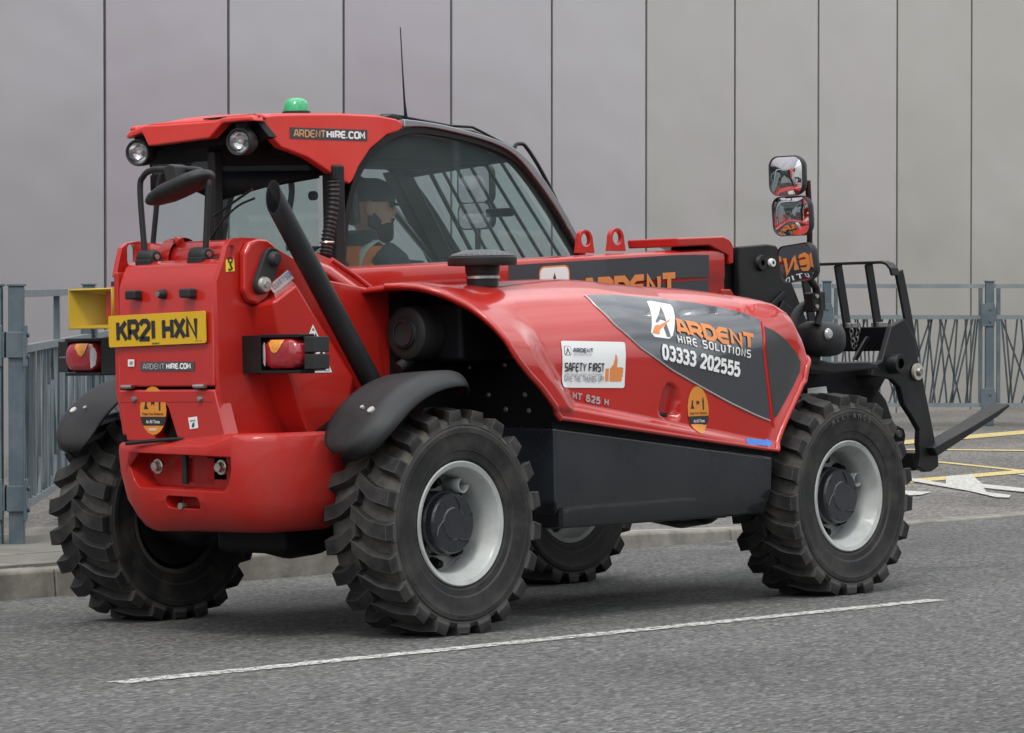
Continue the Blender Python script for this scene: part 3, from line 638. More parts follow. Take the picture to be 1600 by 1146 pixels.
# lifting ears
slot = rrect(0, 0, .034, .085, .014)
eo = [(-0.6363,0.6792),(-0.6608,0.9422),(-0.663,1.1018),(-0.6646,1.2841),(-0.6286,1.3571),(-0.6116,1.412),(-0.586,1.4351),(-0.5419,1.4424),(-0.447,1.4386),(-0.2947,1.3725),(-0.1205,1.2841),(0.1492,1.0935),(0.1783,0.9022),(0.0399,0.7866),(-0.0986,0.5903),(-0.1472,0.6274),(-0.4222,0.6558)]
eh = [( [(-0.5871,1.3893)][0][0]+a*.8, [(-0.5871,1.3893)][0][1]+b*.8) for a, b in rrect(0, 0, .03, .062, .012)]
ear = plate('lifting_ear', [eo, eh], YE+.012, .024, RED, T, bevel=.005)
el = [(-0.6259,1.0158),(-0.6286,1.1567),(-0.6314,1.2976),(-0.6558,1.3164),(-0.6421,1.368),(-0.6252,1.4198),(-0.5967,1.4388),(-0.5463,1.4463),(-0.458,1.4375),(-0.2658,1.4222),(-0.1683,1.4133),(-0.1784,1.0089)]
eo2 = [(max(-.665, a), b) for a, b in el]
cl_ = [(-0.5758,1.3942)][0]
plate('lifting_ear', [eo2, [(cl_[0]+a, cl_[1]+b) for a, b in rrect(0, 0, .045, .082, .02)]], .222, .024, RED, T, bevel=.006)
# pivot tube of the boom
MB().lathe([(.0001, .21), (.065, .21), (.065, -.30), (.0001, -.30)], (-.46, 0, 1.375), 'y', 28).build('boom_pivot_tube', RED, T)
MB().lathe([(.082, .05), (.082, .12), (.0001, .12)], (-.46, 0, 1.372), 'y', 28).build('pivot_collar', RED, T, bevel=.004)
MB().tube([(-.5, .03, 1.435), (-.5, .05, 1.445)], .018, 10).build('grease_cap', RED, T)
MB().py([(-.42, 1.40), (.02, 1.365), (.06, 1.22), (-.40, 1.27)], -.205, .02).build('boom_root', RED, T, bevel=.01)
# bearing plate and retainer bar on the right ear
bc = [(-0.5578,1.2491),(-0.5543,1.3865),(-0.5282,1.4233),(-0.49,1.4351),(-0.4424,1.4355),(-0.4015,1.4128),(-0.3896,1.3759),(-0.3943,1.3182),(-0.4179,1.2673),(-0.4479,1.219),(-0.4897,1.1985),(-0.5336,1.2101)]
MB().py(bc, YE-.035, YE+.0).build('bearing_plate', RED, T, bevel=.012, seg=3)
rA, rB = [(-0.4379,-0.38,1.3636),(-0.4879,-0.38,1.2715)]
rA, rB = Vector(rA), Vector(rB); d = (rB-rA).normalized(); nn = Vector((-d.z, 0, d.x))
cap_ = [(rA.x+.042*math.cos(t), rA.z+.042*math.sin(t)) for t in [math.atan2(nn.z, nn.x)+PI-PI+k*PI/10 for k in range(0, 1)]]
hull = []
an = math.atan2(d.z, d.x)
for k in range(13): t = an+PI/2+PI*k/12; hull.append((rA.x+.040*math.cos(t), rA.z+.040*math.sin(t)))
for k in range(13): t = an-PI/2+PI*k/12; hull.append((rB.x+.036*math.cos(t), rB.z+.036*math.sin(t)))
rb = MB().py(hull, -.392, -.370).build('pin_retainer', PLAS, T, bevel=.003)
MB().lathe([(.0001, -.028), (.018, -.026), (.026, -.016), (.027, 0)], (rA.x, -.391, rA.z), 'y', 18).build('retainer_bolt', PLAS, rb)
MB().lathe([(.008, -.012), (.012, -.018), (.026, -.016), (.029, -.008), (.029, 0)], (rB.x, -.391, rB.z), 'y', 24).build('retainer_nut', STEEL, rb)
MB().lathe([(.0001, -.022), (.013, -.022), (.015, -.01)], (rB.x, -.391, rB.z), 'y', 6).build('retainer_bolt', DSTEEL, rb)
# bulged box under the ear (side of the chassis)
bo = [(-0.4932,1.2104),(-0.3801,1.2721),(-0.2926,1.1657),(-0.0988,0.9307),(-0.1249,0.8144),(-0.213,0.5842),(-0.2785,0.5752),(-0.3082,0.6804),(-0.3691,0.8207),(-0.4591,1.0522)]
bi = [(-0.4976,1.1944),(-0.2935,1.2934),(-0.1985,1.1906),(0.0161,0.9055),(0.0137,0.8109),(-0.0827,0.5662),(-0.1652,0.5694),(-0.2865,0.679),(-0.386,0.8212),(-0.4695,1.0538)]
bx = MB(); n = len(bo)
bx.add([(a, YC, b) for a, b in bo]+[(a, YE, b) for a, b in bi], [tuple(range(n))]+[(i, (i+1) % n, n+(i+1) % n, n+i) for i in range(n)])
bx.build('chassis_side_box', RED, T, bevel=.012, seg=3)
# sloping facet plate beside the boom
fp = [(-0.144,-0.235,1.4186),(-0.0918,-0.235,1.3953),(0.0139,-0.235,1.3651),(0.2379,-0.235,1.2505),(0.2891,-0.235,1.2335)]
fq = [(-0.241,-0.31,1.3782),(-0.1862,-0.31,1.3503),(-0.0819,-0.31,1.3083),(0.1164,-0.31,1.2038),(0.2113,-0.31,1.189)]
MB().loft([[Vector(p) for p in fp], [Vector(p) for p in fq]], close=False, cap=False).build('chassis_top_facet', RED, T, solid=.008)
MB().py([(-.38, 1.33), (.10, 1.262), (.62, 1.25), (.62, .72), (-.38, .72)], -.325, -.24).build('chassis_side_plate', RED, T, bevel=.008)
tA, tB = [(0.004,-0.245,1.3671),(0.2345,-0.245,1.2479)]
MB().tube([tA, (Vector(tA)+Vector(tB))*.5+Vector((0, 0, .004)), tB], .010, 8).build('facet_edge_bead', RED, T)

# exhaust
eA, eB = Vector([(-0.4677,-0.43,1.582)][0]), Vector([(0.0272,-0.43,0.8954)][0])
dv = (eB-eA).normalized(); o1 = dv.orthogonal().normalized(); o2 = dv.cross(o1)
def ering(c, r, horiz=False):
    out = []
    for k in range(28):
        t = 2*PI*k/28; p = c+(o1*math.cos(t)+o2*math.sin(t))*r
        if horiz: p = p-dv*((p-c).x/dv.x)*.92
        out.append(p)
    return out
ex = MB().loft([ering(eA+dv*.16, .034), ering(eA, .034, True), ering(eA, .039, True), ering(eA+dv*.15, .039), ering(eB+dv*.1, .040)], True, False)
ex.build('exhaust_pipe', PLAS, T, ang=50)

# tail lamps (right and left)
def tail_lamp(s):
    f_ = lambda x, y, z: (x, -s*y if s < 0 else y, z)
    y0, y1 = (-.335, -.685)
    def Y(y): return y if s > 0 else -y
    zc = 1.022
    br = MB()
    def bb(x0, x1, ya, yb, z0, z1): br.box(x0, x1, min(Y(ya), Y(yb)), max(Y(ya), Y(yb)), z0, z1)
    bb(-.545, -.46, -.335, -.43, zc-.068, zc+.068); bb(-.548, -.47, -.43, -.63, zc+.058, zc+.070); bb(-.548, -.47, -.43, -.63, zc-.070, zc-.058); bb(-.50, -.47, -.43, -.63, zc-.066, zc+.066)
    o = br.build('tail_lamp_bracket', BLK, T, bevel=.003)
    rubb = MB(); 
    for z0, z1 in ((zc+.004, zc+.060), (zc-.056, zc-.002)): rubb.box(-.53, -.455, min(Y(-.635), Y(-.690)), max(Y(-.635), Y(-.690)), z0, z1)
    rubb.build('rubber_buffer', PLAS, o, bevel=.004)
    # lens in a rounded housing
    ln = MB(); R = []
    for dx, k in ((-.0, 1.0), (-.025, 1.0), (-.042, .95), (-.052, .80), (-.056, .45)):
        R.append([(-.505+dx, Y(-.537)+a*k, zc+b*k) for a, b in rrect(0, 0, .190, .108, .048, 6)])
    ln.loft(R, True, True)
    lens = ln.build('tail_lamp_lens', LRED, o, ang=60)
    def patch(name, poly, m, dx):
        q = MB(); vs = []
        n = len(poly); c = (sum(p[0] for p in poly)/n, sum(p[1] for p in poly)/n)
        def xx(a, b):
            k = max(abs(a)/.095, abs(b)/.054); return -.505-(.056 if k < .45 else .056-(k-.45)/.35*.004 if k < .8 else .052-(k-.8)/.15*.010 if k < .95 else .042)-dx
        for f2 in (1, .66, .33): vs += [(xx(c[0]+(a-c[0])*f2, c[1]+(b-c[1])*f2), Y(-.537)+(a if s > 0 else -a)*1, zc+b) if f2 == 1 else (xx(c[0]+(a-c[0])*f2, c[1]+(b-c[1])*f2), Y(-.537)+((c[0]+(a-c[0])*f2) if s > 0 else -(c[0]+(a-c[0])*f2)), zc+c[1]+(b-c[1])*f2) for a, b in poly]
        fs = [(k*n+i, k*n+(i+1) % n, (k+1)*n+(i+1) % n, (k+1)*n+i) for k in range(2) for i in range(n)]+[tuple(range(2*n, 3*n))]
        q.add(vs, fs); q.build(name, m, lens)
    patch('indicator_lens', [(.045, .050), (.048, .038), (.034, .012), (.018, .002), (.002, .008), (-.020, .036), (-.022, .050)], LORG, .003)
    patch('reversing_lens', [(.086, .030), (.090, 0), (.086, -.030), (.072, -.042), (.067, -.042), (.064, 0), (.067, .040), (.072, .042)], LWHT, .003)
    return o
tail_lamp(1); tail_lamp(-1)

# yellow tray and its red arm on the left
MB().box(-.60, -.40, .235, .34, 1.155, 1.28).build('lamp_arm', RED, T, bevel=.01)
yt = MB(); zc = 1.20
def yr(x, w_, h_): return [(x, .375+w_/2, zc+h_/2), (x, .375-w_/2, zc+h_/2), (x, .375-w_/2, zc-h_/2), (x, .375+w_/2, zc-h_/2)]
yt.loft([yr(-.36, .10, .07), yr(-.40, .12, .09), yr(-.64, .24, .145)], True, False)
yt.build('yellow_hopper', YELP, T, solid=.008)
MB().tube([(-.52, .36, 1.265), (-.52, .36, 1.30)], .022, 12).build('hopper_knob', PLAS, T)

# mudguards over the rear wheels
for s in (-1, 1):
    mg = MB(); rows = []
    for i in range(27):
        t = i/26; a = math.radians(149-(149-63)*t)
        k0 = math.sqrt(max(0, 1-(1-min(1, t/.22))**2)); k1 = min(1, (1-t)/.30); e = 1
        y_in = .608+.075*(1-k0); y_out = (.905-.150*(1-k0))*(k1**.6)+.66*(1-k1**.6)
        row = []
        for j in range(15):
            v = j/14; yy = y_in+(y_out-y_in)*v
            drop = .055*max(0, (v-.70)/.30)**2+.010*(1-v)**2+.03*(1-k0)
            r = .550-drop-.02*(1-e)
            row.append((r*math.cos(a), s*yy, WZC+r*math.sin(a)))
        rows.append(row)
    mg.grid(rows); mo = mg.build('mudguard', PLAS, T, solid=.007, ang=60)
    for (ax_, yy, r) in ((131, .80, .014), (129.5, .745, .007)):
        a = math.radians(ax_); c = Vector((.553*math.cos(a), s*yy, WZC+.553*math.sin(a))); nn = Vector((math.cos(a), 0, math.sin(a)))
        MB().tube([c-nn*.002, c+nn*.006], r, 14).build('mudguard_bolt', mat('zinc_bolt', (.55, .55, .53), .35, metal=.3), mo)
    MB().tube([(-.30, s*.60, .80), (-.28, s*.40, .70)], .02, 8).build('mudguard_stay', BLK, mo)

# ---- engine hood
ZX = [0.0701,0.1128,0.1554,0.1981,0.2407,0.2834,0.3261,0.3687,0.4114,0.4541,0.4967,0.5394,0.5820,0.6247,0.6674,0.7100,0.7527,0.7953,0.8380,0.8807,0.9233,0.9660,1.0087,1.0513,1.0940,1.1366,1.1793,1.2220,1.2646,1.3073,1.3500,1.3926,1.4353,1.4779,1.5206,1.5633,1.6059,1.6486,1.6912,1.7339,1.7766,1.8192,1.8619,1.9046,1.9472,1.9899,2.0325,2.0752,2.1179]
ZZ = [1.2601,1.2722,1.2787,1.2799,1.2783,1.2754,1.2721,1.2698,1.2695,1.2708,1.2729,1.2751,1.2773,1.2796,1.2818,1.2839,1.2856,1.2871,1.2885,1.2898,1.2907,1.2913,1.2913,1.2907,1.2890,1.2863,1.2830,1.2796,1.2764,1.2734,1.2705,1.2677,1.2650,1.2623,1.2598,1.2573,1.2547,1.2514,1.2475,1.2429,1.2378,1.2318,1.2248,1.2164,1.2059,1.1925,1.1644,1.0921,0.9686]
def hood_z(x): return float(np.interp(x, ZX, ZZ))
def hood_y(x, z):
    d = max(hood_z(x)-z, 0); D = float(np.interp(x, [0, .5, 1.4, 1.8, ZX[-1]], [.32, .34, .33, .23, .12])); yi = float(np.interp(x, [0, 1.4, 1.8, ZX[-1]], [-.45, -.45, -.565, -.797])); W = -.845-yi
    if d >= D: return yi+W-.015*min((d-D)/.4, 1)
    return yi+W*(1-(1-d/D)**2.05)**(1/2.05)
redge = [(.078, 1.2580), (.092, 1.2615), (.118, 1.2560), (.150, 1.2350), (.186, 1.2080), (.226, 1.1740), (.250, 1.1200), (.270, 1.0620), (.300, 1.0000), (.355, .9430), (.430, .8820), (.490, .8220), (.548, .7612)]
fedge = [(2.0645,0.9069),(2.0444,0.8662),(1.9883,0.8059),(1.926,0.7307),(1.8744,0.6609),(1.8376,0.5985)]
fedge = [((ZX[-1]-.002), hood_z((ZX[-1]-.002))-.004)]+fedge
dsp = lambda P: [(a, max(0, hood_z(a)-b)) for a, b in P]
redge = dsp(redge); fedge = dsp(fedge); redge[0] = (redge[0][0], 0)
def resample(P, n):
    P = [Vector(p) for p in P]; L = [0]
    for a, b in zip(P, P[1:]): L.append(L[-1]+(b-a).length)
    out = []
    for k in range(n):
        s = L[-1]*k/(n-1); i = 0
        while i < len(L)-2 and L[i+1] < s: i += 1
        t = (s-L[i])/max(1e-9, L[i+1]-L[i]); out.append(P[i].lerp(P[i+1], t))
    return out
def sst(a, b, x):
    t = max(0, min(1, (x-a)/(b-a))); return t*t*(3-2*t)
(xa_, za_), (xb2, zb2) = [(0.6399,0.8231),(1.8368,0.6366)]
def zcr(x): return za_+(zb2-za_)*(x-xa_)/(xb2-xa_)
rec = [(1.214,0.8855),(1.2463,0.8824),(1.2727,0.8621),(1.2848,0.8174),(1.2813,0.7656),(1.2669,0.7388),(1.1903,0.7434),(1.1584,0.7566),(1.1514,0.7788),(1.1843,0.8542)]
rec_top = max(p[1] for p in rec); rec_bot = min(p[1] for p in rec)
def poly_in(P, x, y):
    ins = False; dm = 9; n = len(P)
    if not (min(p[0] for p in P) < x < max(p[0] for p in P)): return -1
    for i in range(n):
        (x0, y0), (x1, y1) = P[i], P[(i+1) % n]
        if (y0 > y) != (y1 > y) and x < (x1-x0)*(y-y0)/(y1-y0)+x0: ins = not ins
        t = max(0, min(1, ((x-x0)*(x1-x0)+(y-y0)*(y1-y0))/((x1-x0)**2+(y1-y0)**2))); dm = min(dm, math.hypot(x-x0-t*(x1-x0), y-y0-t*(y1-y0)))
    return dm if ins else -1
NU, NV = 190, 96
def sm(P): return resample([p.to_2d() for p in smooth_path([Vector((a, b, 0)) for a, b in P], 6)], NV)
Lf, Rt = sm(redge), sm(fedge)
tz_ = resample([(x, hood_z(x)) for x in np.linspace(redge[0][0], (ZX[-1]-.002), 240)], NU); topc = [Vector((p.x, fedge[0][1]*(i/(NU-1))**8)) for i, p in enumerate(tz_)]
bz_ = 0
botc = [Vector((p.x, hood_z(p.x)-p.y)) for p in resample([(redge[-1][0], hood_z(redge[-1][0])-redge[-1][1]), (fedge[-1][0], hood_z(fedge[-1][0])-fedge[-1][1])], NU)]
rows = []
for j in range(NV):
    v = j/(NV-1); row = []
    for i in range(NU):
        u = i/(NU-1)
        c = (1-v)*topc[i]+v*botc[i]+(1-u)*Lf[j]+u*Rt[j]-((1-u)*(1-v)*topc[0]+u*(1-v)*topc[-1]+(1-u)*v*botc[0]+u*v*botc[-1])
        c = Vector((c.x, hood_z(c.x)-max(c.y, .0004*v))); y = hood_y(c.x, c.y)
        k = sst(.20, .46, v)*(.30+.70*sst(0, .10, 1-v))
        y -= max(.050*k*sst(.140, .055, u), (.034-.022*sst(.6, 1.8, c.x))*sst(0, .032, zcr(c.x)-c.y))      # flared lip round the rear wheel arch, fold along the lower edge
        dd_ = poly_in(rec, c.x, c.y)
        if dd_ > 0: y += .042*sst(0, .012, dd_)*(.5+.5*sst(rec_top, rec_bot, c.y))               # recess of the catch
        y -= .010*math.exp(-((1-u)/.03)**2)*min(1, v*4)                                                      # and round the front one
        row.append((c.x, y, c.y))
    rows.append(row)
# deck inboard of the crown
deck = []
for q in range(4):
    t = q/3
    deck.append([(p[0], p[1]+(1-t)*(-.30-p[1])*(1 if p[0] < 1.5 else max(.2, (2.3-p[0])/.8)), p[2]-.012*(1-t)) for p in rows[0]])
hm = MB().grid(deck[:-1]+rows)
hood = hm.build('engine_hood', RED, T, solid=0, ang=60)
HB = BVHTree.FromPolygons(hm.v, hm.f)
sd = hood.modifiers.new('solid', 'SOLIDIFY'); sd.thickness = .016; sd.offset = -1 
bvh_dir = Vector((0, 1, 0))
def on_hood(x, z, e=0):
    h = HB.ray_cast(Vector((x, -2, z)), bvh_dir)
    if h[0] is None: return Vector((x, hood_y(x, z)-.002-e, z))
    n = h[1]; n = -n if n.y > 0 else n
    return h[0]+n*(.0018+e)
# rounded lips along the two wheel arches
rim_l = [Vector(rows[j][0]) for j in range(NV)]; rim_f = [Vector(rows[j][-1]) for j in range(NV)]
MB().tube(rim_l, .012, 10).build('arch_lip', RED, hood)
MB().tube(rim_f, .012, 10).build('arch_lip', RED, hood)
MB().tube([Vector(p)+Vector((0, -.002, .004)) for p in rows[-1]], .008, 8).build('hood_lower_edge', RED, hood)
def hood_patch(name, poly, m, parent, e=0.0, step=.03):
    bm = bmesh.new(); vs = [bm.verts.new((a, b, 0)) for a, b in poly]; bm.faces.new(vs)
    xs = [p[0] for p in poly]; zs = [p[1] for p in poly]
    for ax, lo_, hi in ((0, min(xs), max(xs)), (1, min(zs), max(zs))):
        c = math.ceil(lo_/step)*step
        while c < hi:
            co_ = Vector((c, 0, 0)) if ax == 0 else Vector((0, c, 0)); no = Vector((1, 0, 0)) if ax == 0 else Vector((0, 1, 0))
            bmesh.ops.bisect_plane(bm, geom=bm.verts[:]+bm.edges[:]+bm.faces[:], plane_co=co_, plane_no=no); c += step
    bmesh.ops.triangulate(bm, faces=[f for f in bm.faces if len(f.verts) > 4])
    for v in bm.verts: v.co = on_hood(v.co.x, v.co.y, e)
    me = bpy.data.meshes.new(name); bm.to_mesh(me); bm.free()
    return link(name, me, m, parent, ang=60)
dec1 = [(0.9119,1.2219),(1.0144,1.2241),(1.1671,1.2188),(1.365,1.2084),(1.5222,1.1921),(1.6668,1.1678),(1.7701,1.1438),(1.8284,1.1202),(1.8084,1.0691),(1.8086,0.9674),(1.8187,0.8403),(1.8273,0.7207),(1.7386,0.746),(1.5839,0.7978),(1.4319,0.8562),(1.2442,0.9318),(1.0647,1.0205),(0.9562,1.1075),(0.9136,1.1818)]
dec2 = [(1.8364,1.0944),(1.8921,1.0733),(1.9563,1.0368),(2.0108,0.9925),(2.0388,0.9511),(2.027,0.9076),(1.9836,0.8546),(1.9301,0.797),(1.8727,0.7373),(1.8521,0.7302),(1.838,0.8653),(1.8238,0.9977)]
hood_patch('dark_decal', dec1, GREY, hood)
hood_patch('mesh_decal', dec2, GRYD, hood)
# pinstripes round the decals
def hood_line(name, pts_, r, m):
    P = [on_hood(a, b, .0005) for a, b in resample(pts_, max(6, len(pts_)*6))]
    MB().tube(P, r, 6).build(name, m, hood)
hood_line('decal_edge', [(0.9119,1.2219),(0.9115,1.1793),(0.9541,1.105),(1.0626,1.0181),(1.242,0.9293),(1.4318,0.8537),(1.5838,0.7953),(1.7385,0.7434),(1.8272,0.7182)], .0035, SILV)
hood_line('panel_edge', [(1.8338,1.1124),(1.8081,1.0182),(1.8183,0.8911),(1.8348,0.7637),(1.8488,0.6922)], .0045, RED)
# logo block and words
def hput(A, B):                                           # baseline from A to B in side view
    A, B = Vector(A), Vector(B); Ux = (B-A).normalized(); Vx = Vector((-Ux.y, Ux.x)); 
    return lambda u, v, e=0: on_hood(*(A+Ux*u+Vx*v), .0030+e)
lg = [(1.2522,1.1957),(1.2797,1.1982),(1.3885,1.1826),(1.3805,1.1672),(1.2772,1.0624),(1.2492,1.0503),(1.1636,1.0587),(1.1496,1.0761)]
logo = hood_patch('logo_block', lg, WHT, hood, .0008)
hood_patch('logo_letter', [(1.3075,1.1752),(1.2948,1.1499),(1.2758,1.1173),(1.2571,1.1225),(1.2456,1.125),(1.2157,1.1128),(1.2043,1.1153)], GREY, hood, .0016)
hood_patch('logo_letter', [(1.2693,1.1099),(1.2613,1.0576),(1.2383,1.0579),(1.2389,1.0926)], GREY, hood, .0016)
hood_patch('logo_tick', [(1.1897,1.1005),(1.2093,1.1053),(1.2186,1.1028),(1.3217,1.1296),(1.2115,1.0854),(1.1968,1.0682),(1.155,1.0736)], ORG, hood, .0016)
a, b = [(1.318,1.0645),(1.7427,0.9988)]
W_ = (Vector(b)-Vector(a)).length
stroke_text('company_word', 'ARDENT', ORG, hood, hput(a, b), .066, wid=.80, gap=.18, th=.25, width=W_)
a, b = [(1.2964,1.0323),(1.7194,0.9688)]
stroke_text('company_word', 'HIRE SOLUTIONS', WHT, hood, hput(a, b), .032, wid=.62, gap=.30, th=.16, width=(Vector(b)-Vector(a)).length)
a, b = [(1.1841,0.9721),(1.6428,0.8945)]
stroke_text('phone_number', '03333 202555', WHT, hood, hput(a, b), .060, wid=.44, gap=.14, th=.20, width=(Vector(b)-Vector(a)).length)
# safety sticker
sq = [(0.6198,1.0504),(0.9777,1.0412),(0.9545,0.864),(0.595,0.8766)]
A0, B0, D0 = Vector(sq[0]), Vector(sq[1]), Vector(sq[3])
def spt(s, t): return tuple(A0+(B0-A0)*s+(D0-A0)*t)       # s to the right, t downwards
st = hood_patch('safety_sticker', [spt(.5+a, .5+b) for a, b in rrect(0, 0, 1, 1, .04)], STK, hood, .0006)
def sput(s, t):
    A = Vector(spt(s, t)); Ux = (B0-A0).normalized(); Vx = -(D0-A0).normalized()
    return lambda u, v, e=0: on_hood(*(A+Ux*u+Vx*v), .0032+e)
WS = (B0-A0).length
stroke_text('safety_words', 'SAFETY FIRST', INK, st, sput(.03, .66), .034, wid=.50, gap=.14, th=.17, width=WS*.62)
font_text('sticker_line', 'SAFETY BOARD ARDENT SAFETY PROMISE', INKG, st, sput(.03, .745), .009, width=WS*.60)
stroke_text('sticker_line', 'GIVE THE THUMBS UP!', INKG, st, sput(.03, .87), .022, wid=.50, gap=.16, th=.14, width=WS*.62)
stroke_text('sticker_company_word', 'ARDENT', mat('navy_print', (.03, .05, .10), .4), st, sput(.165, .25), .017, wid=.85, gap=.2, th=.24, width=WS*.31)
font_text('sticker_line', 'HIRE SOLUTIONS', INKG, st, sput(.165, .31), .007, width=WS*.28)
fr_ = [spt(.085+a, .21+b) for a, b in rrect(0, 0, .105, .20, .03)]
fi_ = [spt(.085+a*.86, .21+b*.9) for a, b in rrect(0, 0, .105, .20, .03)]
hood_patch('sticker_logo', fr_, INK, st, .0012); hood_patch('sticker_logo', fi_, STK, st, .0018)
hood_patch('sticker_logo', [spt(*p) for p in ((.085, .135), (.12, .285), (.103, .285), (.085, .2), (.067, .285), (.05, .285))], INK, st, .0024)
hood_patch('thumb_print', [spt(*p) for p in ((.68, .58), (.735, .58), (.735, .86), (.68, .86))], ORG, st, .0014)
hood_patch('thumb_print', [spt(*p) for p in ((.75, .58), (.80, .50), (.825, .37), (.83, .27), (.855, .30), (.868, .40), (.862, .55), (.95, .55), (.97, .58), (.96, .62), (.97, .66), (.955, .70), (.965, .74), (.945, .78), (.95, .83), (.93, .86), (.75, .86))], ORG, st, .0014)
a, b = [(0.651,0.8324),(0.8507,0.8011)]
stroke_text('model_letters', 'MT 625 H', SILV, hood, hput(a, b), .028, wid=.8, gap=.28, th=.24, width=(Vector(b)-Vector(a)).length)
# lower crease with its catch recess, and the oval sticker
c0 = on_hood(*[(1.208,0.7552)][0])
MB().box(c0.x-.028, c0.x+.028, c0.y-.012, c0.y+.006, c0.z-.008, c0.z+.012).build('hood_catch', BLK, hood, bevel=.004)
oc = Vector([(1.3862,0.7728)][0])
def oval(name, f0, put, parent, rx, rz):
    E = lambda a0, a1, k=1.0: [(rx*k*math.cos(math.radians(a0+(a1-a0)*i/18)), rz*k*math.sin(math.radians(a0+(a1-a0)*i/18))) for i in range(19)]
    o = f0(name, E(0, 340), ORGS, parent, .0006)
    y0, y1 = -.25, -.62
    s0, s1 = math.degrees(math.asin(y0)), math.degrees(math.asin(y1))
    band = [(rx*math.cos(math.radians(s0+(s1-s0)*i/6)), rz*math.sin(math.radians(s0+(s1-s0)*i/6))) for i in range(7)]
    f0('oval_sticker_band', band+[(-a, b) for a, b in band[::-1]], INK, o, .0012)
    for k, ch in enumerate('123'):
        cx = (k-1)*rx*.5
        shp = [[(cx-.2*rx, .06*rz), (cx-.05*rx, .42*rz), (cx+.08*rx, .40*rz), (cx+.02*rx, .22*rz), (cx+.16*rx, .06*rz)], [(cx-.14*rx, .2*rz), (cx-.14*rx, .38*rz), (cx+.12*rx, .38*rz), (cx+.12*rx, .2*rz), (cx, .28*rz)], [(cx-.06*rx, 0), (cx-.08*rx, .4*rz), (cx, .56*rz), (cx+.08*rx, .4*rz), (cx+.06*rx, 0)]][k]
        f0('oval_sticker_print', shp, INK, o, .0012)
    font_text('oval_sticker_words', 'Keep Your Distance', INK, o, put(-rx*.80, -rz*.17), rz*.10, width=rx*1.6, bold=.02)
    font_text('oval_sticker_words', 'At All Times', STK, o, put(-rx*.52, -rz*.52), rz*.14, width=rx*1.04, bold=.01)
    font_text('oval_sticker_words', 'ARDENT', STK, o, put(-rx*.30, -rz*.82), rz*.10, width=rx*.6, bold=.02)
    return o
oval('oval_sticker', lambda n_, P, m, par, e: hood_patch(n_, [(oc.x+a, oc.y+b) for a, b in P], m, par, e), lambda u0, v0: (lambda u, v, e=0: on_hood(oc.x+u0+u, oc.y+v0+v, .002+e)), hood, .064, .093)
bt = [(1.6652,0.6497),(1.6774,0.6543),(1.7922,0.6431),(1.7964,0.6506),(1.8285,0.6318),(1.7932,0.6127),(1.7875,0.6205),(1.6625,0.6296)]
hood_patch('blue_arrow_sticker', bt, BLU, hood, .0006)
# oval sticker, badge and small labels on the rear panel
def rear_flat(name, P, m, par, e, x=-.6705):
    n = len(P); return MB().add([(x-e, a, b) for a, b in P], [tuple(range(n))]).build(name, m, par)
oy, oz = [(0.0049,0.8242)][0]
oval('oval_sticker', lambda n_, P, m, par, e: rear_flat(n_, [(oy-a, oz+b) for a, b in P], m, par, e), lambda u0, v0: (lambda u, v, e=0: Vector((-.673-e, oy-(u0+u), oz+v0+v))), T, .071, .088)
def badge(name, A, B, h, put_par, pl, words):
    pass
by = [(0.0712,0.9684),(-0.216,0.9661),(-0.2169,1.0005),(0.0703,1.001)]
bb_ = rear_flat('web_badge', by, GREY, T, .001, -.669)
yA, yB = by[0][0], by[1][0]
bput = lambda u0, v0: (lambda u, v, e=0: Vector((-.6715-e, yA+(yB-yA)*u0-u, by[0][1]+v0+v)))
hb = by[3][1]-by[0][1]; wb = abs(yB-yA)
stroke_text('web_letters', 'ARDENT', SILV, bb_, bput(.06, hb*.16), hb*.66, wid=.6, gap=.14, th=.17, width=wb*.40)
stroke_text('web_letters', 'HIRE.COM', WHT, bb_, bput(.50, hb*.16), hb*.66, wid=.6, gap=.14, th=.22, width=wb*.44)
def rear_rect(name, pts_, m, par=T, x=-.6705):
    return rear_flat(name, pts_, m, par, .001, x)
lb = rear_rect('small_label', [(0.1362,1.0109),(0.1013,1.0106),(0.102,0.985),(0.1369,0.9853)], STK)
rear_rect('label_print', [(0.1259,1.0038),(0.1085,1.0037),(0.1088,0.992),(0.1262,0.9922)], INKG, lb, -.672)
lb = rear_rect('small_label', [(-0.1811,0.7988),(-0.2284,0.8034),(-0.234,0.7622),(-0.1901,0.7575)], STK)
rear_rect('label_print', [(-0.2041,0.7782),(-0.2144,0.7828),(-0.214,0.7667),(-0.2004,0.7644)], mat('navy_print', (.03, .05, .10), .4), lb, -.672)
rear_rect('label_print', [(-0.191,0.7896),(-0.2214,0.7919),(-0.2213,0.7874),(-0.1908,0.785)], INKG, lb, -.672)

# stickers on the ear and chassis side
def side_flat(name, P, m, par, y): return MB().add([(a, y, b) for a, b in P], [tuple(range(len(P)))]).build(name, m, par)
ys = side_flat('hook_sticker', [(-0.6179,1.3617),(-0.5771,1.3642),(-0.5751,1.3207),(-0.619,1.3183)], YELS, ear, YE-.0012)
hk = [(-0.5964,-0.3373,1.3549),(-0.5967,-0.3373,1.3458),(-0.5938,-0.3373,1.3366),(-0.5877,-0.3373,1.3298),(-0.5972,-0.3373,1.3252),(-0.6065,-0.3373,1.3274)]
MB().tube(hk, .0035, 6).build('hook_print', INK, ys)
MB().lathe([(.007, 0), (.012, 0), (.012, -.0015), (.007, -.0015)], (hk[0][0], -.337, hk[0][2]+.006), 'y', 14).build('hook_print', INK, ys)
q4 = [(-0.4397,-0.366,1.2672),(-0.3391,-0.366,1.3181),(-0.3106,-0.366,1.295),(-0.4085,-0.366,1.2372)]
O, A_, D_ = Vector(q4[3]), Vector(q4[2]), Vector(q4[0])
